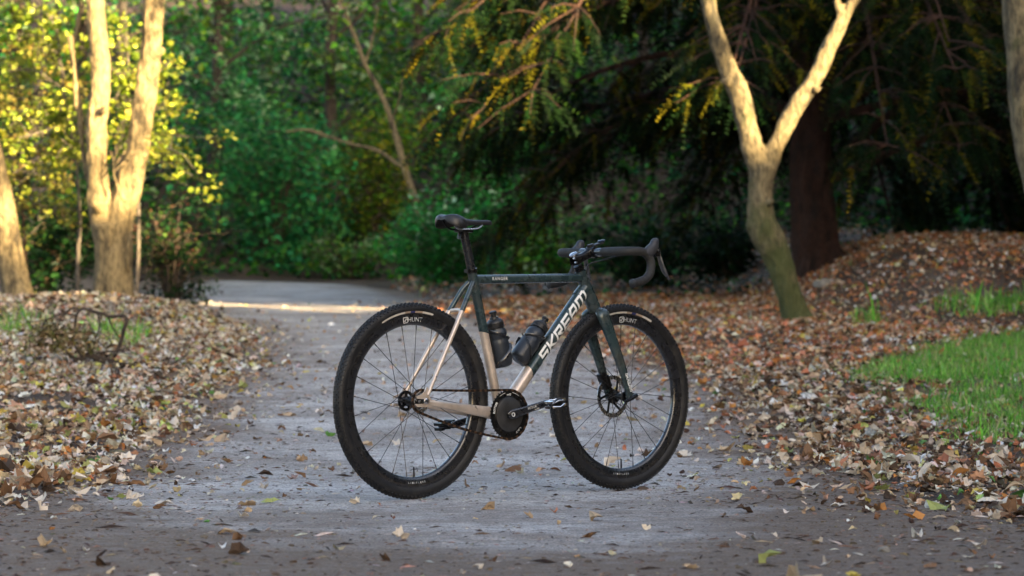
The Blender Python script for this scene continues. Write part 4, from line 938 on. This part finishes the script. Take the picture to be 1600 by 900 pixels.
# --- wheels
def wheel(label, c, rear):
    w = MB().lathe([(.0, -.05), (.012, -.05), (.0125, -.03), (.016, -.024), (.0165, .02), (.0125, .03), (.012, .05), (.0, .05)] if rear else
                   [(.0, -.05), (.010, -.05), (.011, -.036), (.022, -.034), (.022, -.030), (.012, -.024), (.012, .02), (.022, .024), (.022, .028), (.014, .034), (.012, .05), (.0, .05)], (0, 0, 0), (0, 1, 0), 28).build('wheel', 'black_metal', bike)
    w.location = c; w['label'] = label
    rim = [(.2700, .0), (.2705, -.006), (.274, -.0105), (.285, -.0140), (.299, -.0152), (.3085, -.0150), (.3095, -.0135), (.3095, .0135), (.3085, .0150), (.299, .0152), (.285, .0140), (.274, .0105), (.2705, .006)]
    MB().lathe(rim, n=120, closed=True).build('rim', 'carbon', w, 50)
    tyre = [(.307, -.0138), (.3105, -.0158), (.3175, -.0198), (.326, -.0218), (.334, -.0212), (.3405, -.0175), (.3455, -.0105), (.3475, -.004), (.3475, .004), (.3455, .0105), (.3405, .0175), (.334, .0212), (.326, .0218), (.3175, .0198), (.3105, .0158), (.307, .0138)]
    MB().lathe(tyre, n=132).build('tyre', 'rubber', w, 60)
    mb = MB(); NK = 118
    for k in range(NK):
        for row, (yk, rk, sz) in enumerate(((0.0045, .3478, (.0085, .0055, .0058)), (-.0045, .3478, (.0085, .0055, .0058)), (.0115, .3452, (.0095, .0058, .0062)), (-.0115, .3452, (.0095, .0058, .0062)), (.0182, .3395, (.0105, .0075, .0072)), (-.0182, .3395, (.0105, .0075, .0072)))):
            a = 2 * math.pi * (k + (.5 if row in (1, 2, 5) else 0)) / NK; til = -math.atan2(yk, rk - .3265) * .9
            M = Matrix.Rotation(-a, 3, 'Y') @ Matrix.Rotation(til, 3, 'X') if False else Matrix.Rotation(-(a - math.pi / 2), 3, 'Y') @ Matrix.Rotation(til, 3, 'X')
            mb.box((math.cos(a) * rk, yk, math.sin(a) * rk), sz, M, taper=.72)
    tr = mb.build('tread', 'rubber', w, 30); tr['kind'] = 'stuff'
    # spokes
    NS = 24
    for k in range(NS):
        left = k % 2; yl = (.034 if left else -.030) if rear else (.026 if left else -.032); rf = (.034 if left else .027) if rear else .021
        a = 2 * math.pi * (k + .5) / NS + (.05 if rear else .11); tw = (1 if (k // 2) % 2 else -1) * R_(62)
        p0 = V3((math.cos(a + tw) * rf, yl, math.sin(a + tw) * rf)); p1 = V3((math.cos(a) * .2715, .002 * (1 if left else -1), math.sin(a) * .2715))
        MB().tube([p0, lerp(p0, p1, .93), lerp(p0, p1, .932), p1], [.00115, .00115, .0019, .0019], 6).build('spoke', 'spoke_steel', w)
    va = R_(-88 if rear else -89)
    MB().tube([V3((math.cos(va) * .27, 0, math.sin(va) * .27)), V3((math.cos(va) * .252, 0, math.sin(va) * .252)), V3((math.cos(va) * .235, 0, math.sin(va) * .235))], [.0038, .003, .0024], 8).build('valve', 'black_metal', w)
    # tyre label on the drive side
    a0, a1 = (75, 119) if rear else (63, 108)
    def strip(f0, f1, mat, r0=.3135, r1=.3205, n=18):
        vs, fs = [], []
        for k in range(n + 1):
            t = R_(a1 + (a0 - a1) * (f0 + (f1 - f0) * k / n))
            e = min(k if f0 == 0 else 9, (n - k) if f1 == 1 else 9); sh = .0022 if e == 0 else 0
            for r in (r0 + sh, (r0 + r1) / 2, r1 - sh):
                yv = -np.interp(r, [.3105, .3175, .326], [.0158, .0198, .0218]) - .0009; vs.append((math.cos(t) * r, yv, math.sin(t) * r))
        for k in range(n):
            for j in (0, 1): fs.append((3 * k + j, 3 * k + j + 1, 3 * k + j + 4, 3 * k + j + 3))
        MB().add(vs, fs).build('tyre_label', mat, w, 0)
    strip(0, .46, 'label_cream'); strip(.462, .565, 'label_tan'); strip(.567, .65, 'label_blue'); strip(.652, .79, 'label_tan'); strip(.792, 1, 'label_cream')
    def rimtxt(R0, mid, flip):
        def fn(u, v, l):
            r = R0 + (-v if flip else v); t = R_(mid) + (u / R0 if flip else -u / R0)
            yv = -np.interp(r, [.274, .285, .299, .3085], [.0105, .0140, .0152, .0150]) - .0008; return V3((math.cos(t) * r, yv, math.sin(t) * r))
        return fn
    tm = 92 if rear else 85
    vs, fs = font_text('HUNT', .0235, -.006, 1.0); letters([(u * 1.02 + .012, v, l) for u, v, l in vs], fs, rimtxt(.2905, tm, False), 'letter_grey', w)
    q = .0095; b = .0013; cx = -.032                               # square mark with a zigzag
    sq = [[(-q, -q), (q, -q)], [(q, -q), (q, q)], [(q, q), (-q, q)], [(-q, q), (-q, -q)], [(-q, -q * .1), (-q * .2, -q * .5)], [(-q * .2, -q * .5), (q * .2, q * .5)], [(q * .2, q * .5), (q, q * .1)]]
    vs, fs = [], []
    for (p0, p1) in sq:
        p0, p1 = V3(p0), V3(p1); d = (p1 - p0).normalized(); nn = V3((-d.y, d.x)) * b / 1.0; o = len(vs)
        vs += [(*(p0 + nn), 0), (*(p0 - nn), 0), (*(p1 - nn), 0), (*(p1 + nn), 0)]; fs.append((o, o + 1, o + 2, o + 3))
    letters([(u + cx, v, l) for u, v, l in vs], fs, rimtxt(.2905, tm, False), 'letter_grey', w, 'emblem')
    vs, fs = font_text('LIMITLESS', .009, .02, 2.1); letters(vs, fs, rimtxt(.291, -88 if rear else -92, True), 'letter_white', w)
    if rear:
        def spider(name, r_out, r_in, r_hub, y0, th, arms, mat, teeth=0):
            mb = MB()
            mb.lathe([(r_in, y0), (r_out, y0), (r_out, y0 + th), (r_in, y0 + th)], n=60, closed=True)
            mb.lathe([(.008, y0 - .001), (r_hub, y0 - .001), (r_hub, y0 + th + .001), (.008, y0 + th + .001)], n=24, closed=True)
            for k in range(arms):
                a = 2 * math.pi * k / arms + .3; M = Matrix.Rotation(-a, 3, 'Y'); mid = (r_in + r_hub) / 2
                mb.box((math.cos(a) * mid, y0 + th / 2, math.sin(a) * mid), (r_in - r_hub + .006, th * .96, r_out * .32), M)
            for k in range(teeth):
                a = 2 * math.pi * k / teeth; M = Matrix.Rotation(-(a - math.pi / 2), 3, 'Y'); mb.box((math.cos(a) * (r_out + .002), y0 + th / 2, math.sin(a) * (r_out + .002)), (.0055, th * .9, .005), M, taper=.6)
            return mb.build(name, mat, w, 30)
        spider('hub_flange', .0365, .026, .018, .032, .0035, 5, 'black_metal')
        spider('hub_flange', .029, .021, .016, -.032, .0035, 5, 'black_metal')
        spider('sprocket', .0385, .0285, .018, -.0515, .003, 5, 'steel', 20)
        MB().lathe([(.012, -.052), (.021, -.052), (.021, -.058), (.012, -.0595)], n=24).build('lock_ring', 'black_metal', w)
    else:
        mb = MB(); mb.lathe([(.064, .0405), (.080, .0405), (.080, .0425), (.064, .0425)], n=72, closed=True); rot = mb.build('brake_rotor', 'steel', w, 30)
        mb = MB()
        for k in range(6):
            a = 2 * math.pi * k / 6; M = Matrix.Rotation(-(a + .35), 3, 'Y'); mb.box((math.cos(a) * .044, .0415, math.sin(a) * .044), (.046, .0024, .009), M)
        mb.lathe([(.012, .039), (.027, .039), (.027, .044), (.012, .044)], n=30, closed=True); mb.build('rotor_carrier', 'black_metal', w, 30)
        mb = MB()
        for k in range(30):
            a = 2 * math.pi * k / 30
            mb.lathe([(.0, 0), (.0026, 0)], (math.cos(a) * (.070 + .005 * (k % 2)), .0398, math.sin(a) * (.070 + .005 * (k % 2))), (0, 1, 0), 8)
        h_ = mb.build('rotor_holes', 'black_metal', w, 0); h_['kind'] = 'stuff'
    return w
wheel('rear wheel with a single sprocket and black hub', RA, True)
wheel('front wheel with a steel brake disc', FA, False)

# --- brake caliper on the left blade
cal = MB().box((.985, .047, .405), (.034, .03, .05), Matrix.Rotation(R_(-24), 3, 'Y')).box((.972, .049, .425), (.03, .026, .03), Matrix.Rotation(R_(-24), 3, 'Y')).build('brake_caliper', 'black_metal', bike, 30, bevel=.003)
MB().tube([V3((.966, .052, .44)), V3((.945, .064, .50)), V3((.905, .062, .60)), V3((.88, .05, .66))], .0026, 8).build('brake_hose', 'black_plastic', cal)

# --- drivetrain
CY = -.050; cr = empty('crankset', BB, parent=bike)
mb = MB(); NT = 44; r0 = .0872
mb.lathe([(.0, CY - .0065), (.03, CY - .0062), (.064, CY - .0035), (.0665, CY - .0018), (.084, CY - .0018), (r0, CY - .001), (r0, CY + .001), (.084, CY + .0018), (.0, CY + .0018)], n=88)
for k in range(NT):
    a = 2 * math.pi * k / NT; mb.box((math.cos(a) * (r0 + .0018), CY, math.sin(a) * (r0 + .0018)), (.0062, .0019, .0058), Matrix.Rotation(-(a - math.pi / 2), 3, 'Y'), taper=.5)
ring = mb.build('chainring', 'black_metal', cr, 30)
MB().lathe([(.0, CY - .0075), (.026, CY - .0074), (.06, CY - .0052), (.0635, CY - .003)], n=64).build('ring_cover', 'ring_grey', ring, 40)
for k in range(4): a = k * math.pi / 2 + .75; MB().lathe([(.0, .0), (.0034, .0), (.0034, -.0022), (.0, -.0022)], (math.cos(a) * .0745, CY - .0018, math.sin(a) * .0745), (0, 1, 0), 12).build('bolt', 'carbon', ring)
def polar(R0, mid, flip=False):
    def fn(u, v, l):
        r = R0 + (-v if flip else v); t = R_(mid) + (u / R0 if flip else -u / R0); return V3((math.cos(t) * r, CY - .0029, math.sin(t) * r))
    return fn
vs, fs = font_text('ROTOR', .0125, .035, 1.05); letters(vs, fs, polar(.0745, 160), 'letter_white', ring)
vs, fs = font_text('noQ', .0105, .02, 1.0); letters(vs, fs, polar(.0735, 92), 'letter_white', ring)
vs, fs = font_text('X7075', .0105, .0, 1.1); letters(vs, fs, polar(.0735, -52, True), 'letter_grey', ring)
arc = []
for f0, f1 in ((104, 125), (56, 80)):
    vs, fs = [], []
    for k in range(9):
        t = R_(f0 + (f1 - f0) * k / 8)
        for r in (.0803, .0816): vs.append((math.cos(t) * r, CY - .0027, math.sin(t) * r))
    MB().add(vs, [(2 * k, 2 * k + 1, 2 * k + 3, 2 * k + 2) for k in range(8)]).build('ring_line', 'letter_white', ring, 0)
for s in (-1, 1):
    q = 1 if s < 0 else -1; a_ = R_(13.5)
    e = V3((math.cos(a_) * .167 * q, s * .075, math.sin(a_) * .167 * q)); b0 = V3((0, s * .065, 0))
    pts = [lerp(b0, e, t) for t in (-.1, -.03, .1, .35, .65, .9, 1.0, 1.06)]
    arm = superellipse_tube('crank_arm', pts, [(.002, .009), (.0075, .0165), (.008, .0175), (.0068, .0145), (.0062, .0135), (.0065, .0135), (.0062, .0125), (.002, .007)], 'carbon', cr, 2.8, 20)
    MB().add([V3(v) for v in []], []) if False else None
    MB().lathe([(.0045, -.0004), (.0078, -.0004), (.0078, .0022), (.0045, .0012)], (0, s * .0738, 0), (0, s, 0), 20).build('spindle_bolt', 'letter_grey', arm)
    MB().lathe([(.0, .0009), (.0044, .0009)], (0, s * .0738, 0), (0, s, 0), 16).build('spindle_hole', 'carbon', arm)
    if s < 0:
        ad = (e - b0).normalized(); upv = V3((0, -1, 0)).cross(ad)
        vs, fs = font_text('ROTOR', .0125, .0, 1.0); letters(vs, fs, lambda u, v, l: b0 + ad * (u + .092) + upv * (v + .0035) + V3((0, -.0077, 0)), 'letter_grey', arm)
        vs, fs = font_text('ALDHU', .0065, .0, 1.0); letters(vs, fs, lambda u, v, l: b0 + ad * (u + .115) + upv * (v - .0072) + V3((0, -.0072, 0)), 'letter_grey', arm)
    pc = BB + e
    ped = MB().tube([pc + V3((0, s * .0, 0)), pc + V3((0, s * .022, 0)), pc + V3((0, s * .06, 0))], [.0065, .0062, .005], 12).build('pedal', 'steel', bike)
    mt = Matrix.Rotation(R_(-12), 3, 'Y')
    MB().lathe([(.0, -.026), (.011, -.026), (.0125, -.012), (.0125, .012), (.010, .026), (.0, .026)], pc + V3((0, s * .045, 0)), (0, 1, 0), 18).build('pedal_body', 'black_metal', ped)
    for zz in (-1, 1):
        mbx = MB(); c = pc + V3((0, s * .045, 0))
        mbx.box(c + mt @ V3((.026, 0, .009 * zz)), (.014, .046, .01), mt).box(c + mt @ V3((-.026, 0, .009 * zz)), (.014, .042, .01), mt)
        mbx.tube([c + mt @ V3((.03, -.02, .006 * zz)), c + mt @ V3((.0, -.026, .012 * zz)), c + mt @ V3((-.03, -.02, .006 * zz))], .003, 8)
        mbx.tube([c + mt @ V3((.03, .02, .006 * zz)), c + mt @ V3((.0, .026, .012 * zz)), c + mt @ V3((-.03, .02, .006 * zz))], .003, 8)
        mbx.build('pedal_cage', 'pedal_steel' if s < 0 else 'black_metal', ped, 30)
# chain: closed loop of alternating links
c1, r1, c2, r2 = V3((0, 0, .351)), .0405, V3((.416, 0, .296)), .0895
dv = c2 - c1; ln = math.hypot(dv.x, dv.z); th = math.atan2(dv.z, dv.x); be = math.asin((r2 - r1) / ln)
loop = []
aT = th + math.pi / 2 + be; aB = th - math.pi / 2 - be
def P_(c, r, a): return V3((c.x + r * math.cos(a), 0, c.z + r * math.sin(a)))
for k in range(31): loop.append(P_(c1, r1, aT + (aB + 2 * math.pi - aT) * k / 30))
A, B = loop[-1], P_(c2, r2, aB)
for k in range(1, 24): q = lerp(A, B, k / 24); q.z -= .011 * math.sin(math.pi * k / 24); loop.append(q)
for k in range(61): loop.append(P_(c2, r2, aB + (aT - aB) * k / 60))
A = loop[-1]; B = loop[0]
for k in range(1, 30): q = lerp(A, B, k / 30); q.z -= .003 * math.sin(math.pi * k / 30); loop.append(q)
loop.append(loop[0]); cum = [0]
for p, q in zip(loop[:-1], loop[1:]): cum.append(cum[-1] + (q - p).length)
NL = int(round(cum[-1] / .0127 / 2)) * 2; mb = MB()
for k in range(NL):
    def at(s):
        s = s % cum[-1]; i = int(np.searchsorted(cum, s, 'right')) - 1; i = min(i, len(loop) - 2); return lerp(loop[i], loop[i + 1], (s - cum[i]) / max(1e-9, cum[i + 1] - cum[i]))
    st = cum[-1] / NL; p, q = at(k * st), at((k + 1) * st); m = (p + q) / 2; a = math.atan2(q.z - p.z, q.x - p.x); M = Matrix.Rotation(-a, 3, 'Y')
    off = .0036 if k % 2 else .0022
    for s in (-1, 1):
        pts = []
        for j in range(8):
            u = 2 * math.pi * j / 8; pts.append((math.cos(u) * .0085, math.sin(u) * (.0054 if abs(math.cos(u)) > .5 else .0044)))
        vs = [m + M @ V3((x_, CY + s * off + e, z_)) for e in (-.0007, .0007) for x_, z_ in pts]
        mb.add(vs, [tuple(range(8)), tuple(range(15, 7, -1))] + [(j, (j + 1) % 8, 8 + (j + 1) % 8, 8 + j) for j in range(8)], k % 2)
    mb.lathe([(.0, -.0042), (.0028, -.0042), (.0028, .0042), (.0, .0042)], p + V3((0, CY, 0)), (0, 1, 0), 8)
ch = mb.build('chain', ['chain_steel', 'chain_dark'], bike, 30); ch['kind'] = 'stuff'; ch['label'] = 'rusty brown chain'

# --- seat post and saddle
pd = (ST_T - BB).normalized()
post = MB().tube([ST_T - pd * .03, ST_T + pd * .08, V3((.2455, 0, .945)), V3((.2445, 0, .957))], [.016, .016, .016, .0168], 20).build('seat_post', 'carbon', bike)
MB().lathe([(.0155, -.006), (.0205, -.006), (.0205, .006), (.0155, .006)], ST_T + pd * .003, pd, 24, closed=True).box(ST_T + pd * .003 + V3((-.022, 0, -.001)), (.012, .02, .013), None).build('seat_clamp', 'black_metal', post, 30)
MB().box((.243, 0, .960), (.05, .05, .009), Matrix.Rotation(R_(3), 3, 'Y')).box((.228, 0, .946), (.012, .022, .03), Matrix.Rotation(R_(15), 3, 'Y')).build('post_head', 'black_metal', post, 30, bevel=.002)
MB().tube([V3((.222, 0, .932)), V3((.222, 0, .968))], .003, 8).build('bolt', 'black_metal', post)
sec = [(.137, .026, 1.011, .012), (.145, .047, 1.016, .029), (.16, .062, 1.0195, .043), (.18, .0665, 1.0185, .046), (.2, .061, 1.013, .038), (.22, .047, 1.007, .027), (.245, .033, 1.003, .018), (.275, .0245, 1.001, .014), (.31, .0205, 1.001, .013), (.345, .019, 1.002, .013), (.362, .0155, 1.0005, .012), (.371, .008, .997, .008)]
vs, fs = [], []; NSec = 17; m_ = len(sec)
for lay in (0, 1):                                   # padded top, then the shell a little below it
    for x_, w_, zt, dr in sec:
        for k in range(NSec):
            u = -1 + 2 * k / (NSec - 1); f = max(0, (abs(u) - .4) / .6)
            vs.append((x_, w_ * math.sin(u * math.pi / 2) * (1 - .06 * lay), zt - dr * f ** 1.6 - .003 * max(0, .25 - abs(u)) / .25 - lay * (.011 - .006 * f)))
for i in range(m_ - 1):
    for k in range(NSec - 1):
        a = i * NSec + k; fs.append((a, a + 1, a + NSec + 1, a + NSec)); a += m_ * NSec; fs.append((a, a + NSec, a + NSec + 1, a + 1))
    for k in (0, NSec - 1): a = i * NSec + k; fs.append((a, a + NSec, a + NSec + m_ * NSec, a + m_ * NSec))
for i in (0, m_ - 1):
    for k in range(NSec - 1): a = i * NSec + k; fs.append((a, a + 1, a + 1 + m_ * NSec, a + m_ * NSec))
sad = MB().add(vs, fs).build('saddle', 'saddle_cover', bike, 60)
for s in (-1, 1):
    p, r = smooth_path([V3((.168, s * .026, .996)), V3((.182, s * .024, .976)), V3((.205, s * .022, .966)), V3((.235, s * .022, .9665)), V3((.28, s * .0215, .969)), V3((.305, s * .019, .976)), V3((.328, s * .012, .990))], [.0035] * 7, 4)
    MB().tube(p, r, 8).build('saddle_rail', 'black_metal' if s > 0 else 'steel', sad)

# --- cockpit
st0 = HT_T + ax_h * .03; BC = V3((.874, 0, .893))
MB().lathe([(.0, .138), (.0175, .138), (.0175, .150), (.0165, .1505), (.0175, .151), (.0175, .160), (.0, .160)], HT_B, ax_h, 24).build('spacer', 'black_metal', bike)
stem = superellipse_tube('stem', [HT_T + ax_h * .045 + V3((-.018, 0, 0)), HT_T + ax_h * .045 + V3((.0, 0, .0015)), lerp(HT_T + ax_h * .045, BC, .35), lerp(HT_T + ax_h * .045, BC, .75), BC + V3((-.012, 0, 0))], [(.015, .019), (.0175, .0205), (.0155, .0165), (.0155, .0165), (.02, .019)], 'black_metal', bike, 3.0, 20)
MB().lathe([(.0, .0), (.0165, .0), (.0165, .006), (.013, .009), (.0, .0095)], HT_T + ax_h * .066, ax_h, 22).build('top_cap', 'steel', stem)
MB().lathe([(.0162, -.021), (.0215, -.021), (.0215, .021), (.0162, .021)], BC, (0, 1, 0), 28, closed=True).build('faceplate', 'black_metal', stem, 30)
for sy in (-1, 1):
    for sz in (-1, 1):
        MB().tube([BC + V3((.019, sy * .015, sz * .013)), BC + V3((.0255, sy * .015, sz * .013))], [.0042, .0036], 10).build('bolt', 'steel', stem)
    MB().tube([HT_T + ax_h * (.035 if sy < 0 else .052) + V3((-.021, -.014, 0)), HT_T + ax_h * (.035 if sy < 0 else .052) + V3((-.021, -.024, 0))], .0042, 10).build('bolt', 'steel', stem)
mnt = MB().box(BC + V3((.022, -.002, .03)), (.05, .03, .006), Matrix.Rotation(R_(-14), 3, 'Y')).box(BC + V3((.0, .006, .024)), (.03, .012, .014), Matrix.Rotation(R_(-14), 3, 'Y')).build('computer_mount', 'black_plastic', stem, 30, bevel=.0015)
MB().lathe([(.0, .0), (.013, .0), (.015, .003), (.015, .007), (.012, .009), (.0, .0095)], BC + V3((.048, -.002, .038)), (-.24, 0, 1), 20).build('mount_puck', 'screen', stem)
bar = MB().tube([BC + V3((0, -.075, 0)), BC, BC + V3((0, .075, 0))], .0158, 18).build('handlebar', 'carbon', bike)
for s in (-1, 1):
    pts = [BC + V3((0, s * .06, 0)), BC + V3((.0, s * .12, .001)), BC + V3((.004, s * .165, .001)), BC + V3((.024, s * .192, .0015)), BC + V3((.055, s * .2, .001)), BC + V3((.083, s * .203, -.007)), BC + V3((.103, s * .206, -.028)), BC + V3((.106, s * .209, -.056)), BC + V3((.094, s * .213, -.083)), BC + V3((.065, s * .219, -.103)), BC + V3((.025, s * .225, -.114)), BC + V3((-.008, s * .23, -.119))]
    p, r = smooth_path(pts, [.0165] + [.0168] * 2 + [.0162] * 9, 6)
    r = [q * (1 + .025 * math.sin(i * 1.7)) for i, q in enumerate(r)]
    tape = MB().tube(p, r, 16).build('bar_tape', 'bar_tape', bar, 60)
    dn = (V3(p[-1]) - V3(p[-2])).normalized()
    MB().lathe([(.0, -.002), (.0168, -.002), (.0168, .003), (.012, .006), (.0, .007)], p[-1], dn, 18).build('end_plug', 'black_plastic', bar)
    # brake lever: rubber hood with a horn, metal blade
    o = BC + V3((0, s * .204, 0))
    hp, hr = smooth_path([o + V3((.082, 0, -.012)), o + V3((.104, 0, .003)), o + V3((.120, 0, .016)), o + V3((.128, 0, .030)), o + V3((.130, 0, .041)), o + V3((.1295, 0, .048)), o + V3((.129, 0, .052))], [.0185, .0205, .0195, .017, .0155, .0115, .004], 5)
    hood = superellipse_tube('brake_lever', hp, [(q * .86, q * 1.08) for q in hr], 'hood_rubber', bike, 2.3, 18); hood['label'] = 'rubber brake hood with a metal lever blade'
    MB().box(o + V3((.138, 0, .0)), (.022, .018, .034), Matrix.Rotation(R_(-12), 3, 'Y')).build('lever_pivot', 'black_metal', hood, 30, bevel=.003)
    bp, brr = smooth_path([o + V3((.146, 0, .014)), o + V3((.154, -s * .001, -.014)), o + V3((.163, s * .002, -.046)), o + V3((.176, s * .006, -.076)), o + V3((.192, s * .012, -.102))], [.008, .010, .012, .011, .004], 5)
    superellipse_tube('lever_blade', bp, [(q, q * .45) for q in brr], 'lever_alloy', hood, 2.2, 14)
    MB().lathe([(.0, .0), (.004, .0), (.004, .002), (.0, .0025)], o + V3((.138, s * .0095, .006)), (0, s, 0), 12).build('bolt', 'steel', hood)
MB().tube(smooth_path([BC + V3((.03, -.13, -.012)), BC + V3((.02, -.08, -.022)), BC + V3((.008, -.03, -.034)), V3((.85, -.008, .845)), V3((.845, .0, .80))], [.0026] * 5, 5)[0], .0026, 8).build('brake_hose', 'black_plastic', bar)

# --- bottle cages
def cage(axis_a, axis_b, tube_dir, r=.0385):
    a, b = V3(axis_a), V3(axis_b); d = (b - a).normalized(); L = (b - a).length; bk = V3(tube_dir); bk = (bk - d * bk.dot(d)).normalized(); sd_ = V3((0, 1, 0))
    cg = MB().tube([a + bk * (r + .004) + d * .012, a + bk * (r + .003) + d * L * .5, a + bk * (r + .003) + d * L * .72], [(.012, .0028)] * 3, 10, up=sd_).build('bottle_cage', 'carbon', bike)
    for s in (-1, 1):
        pts = []
        for k in range(9):
            f = k / 8; ang = math.pi * (.02 + .93 * f) ; h_ = L * (.76 - .30 * f) if s < 0 else L * (.76 - .30 * f)
            pts.append(a + d * h_ + bk * (math.cos(ang) * r) + sd_ * (s * math.sin(ang) * r))
        MB().tube(pts, [(.0055 + .002 * math.sin(k), .0022) for k in range(9)], 8, up=d).build('cage_arm', 'carbon', cg)
        pts = [a + d * (L * (.05 + .36 * k / 6)) + bk * (math.cos(math.pi * (.06 + .8 * k / 6)) * r) + sd_ * (s * math.sin(math.pi * (.06 + .8 * k / 6)) * r) for k in range(7)]
        MB().tube(pts, [(.0075, .0022)] * 7, 8, up=d).build('cage_arm', 'carbon', cg)
    MB().tube([a + bk * (r) + d * .004, a + d * -.002, a - bk * r * .7 + d * .006], [(.016, .003)] * 3, 8, up=sd_).build('cage_foot', 'carbon', cg)
sa = (ST_T - BB).normalized(); da = (V3((.838, 0, .758)) - BB).normalized()
n_s = V3((sa.z, 0, -sa.x)); n_d = V3((-da.z, 0, da.x))
B1b = BB + sa * .165 + n_s * .0605; B1t = B1b + sa * .19
B2b = BB + da * .205 + n_d * .069; B2t = B2b + da * .19
cage(B1b, B1t, -n_s); cage(B2b, B2t, -n_d)

# ------------------------------------------------------------------ water bottles (things of their own)
BM = Matrix.Translation((BX, BY, BZ)) @ Matrix.Rotation(BA, 4, 'Z')
def bottle(base, axis, label):
    ax = V3(axis).normalized(); z = V3((0, 0, 1)); q = z.rotation_difference(ax)
    t = empty('water_bottle', BM @ V3(base)); t.rotation_euler = (Matrix.Rotation(BA, 3, 'Z') @ q.to_matrix()).to_euler(); set_props(t, label, 'bottle', 'water bottles on the bicycle')
    MB().lathe([(.0, .002), (.026, .0), (.0335, .005), (.0365, .014), (.0365, .088), (.0355, .096), (.0325, .103), (.0325, .108), (.0355, .116), (.0362, .122), (.034, .134), (.0285, .141), (.0275, .149), (.0, .150)], axis=(0, 0, 1), n=36).build('body', 'bottle_smoke', t, 50)
    cap = MB().lathe([(.0, .146), (.0325, .146), (.0335, .148), (.0335, .151), (.0305, .152), (.0305, .163), (.0315, .164), (.0312, .168), (.024, .176), (.017, .179), (.0155, .185), (.0, .186)], axis=(0, 0, 1), n=36).build('cap', 'black_plastic', t, 40)
    mb = MB()
    for k in range(28): a = 2 * math.pi * k / 28; mb.box((math.cos(a) * .0308, math.sin(a) * .0308, .157), (.002, .003, .009), Matrix.Rotation(a, 3, 'Z'))
    g_ = mb.build('cap_ribs', 'black_plastic', cap); g_['kind'] = 'stuff'
    MB().lathe([(.0, .184), (.0105, .184), (.0095, .192), (.0095, .197), (.0135, .199), (.0138, .205), (.0105, .207), (.0, .207)], axis=(0, 0, 1), n=24).build('nozzle', 'black_plastic', t, 40)
bottle(B1b, sa, 'smoky black water bottle in the cage on the seat tube')
bottle(B2b, da, 'smoky black water bottle in the cage on the down tube')
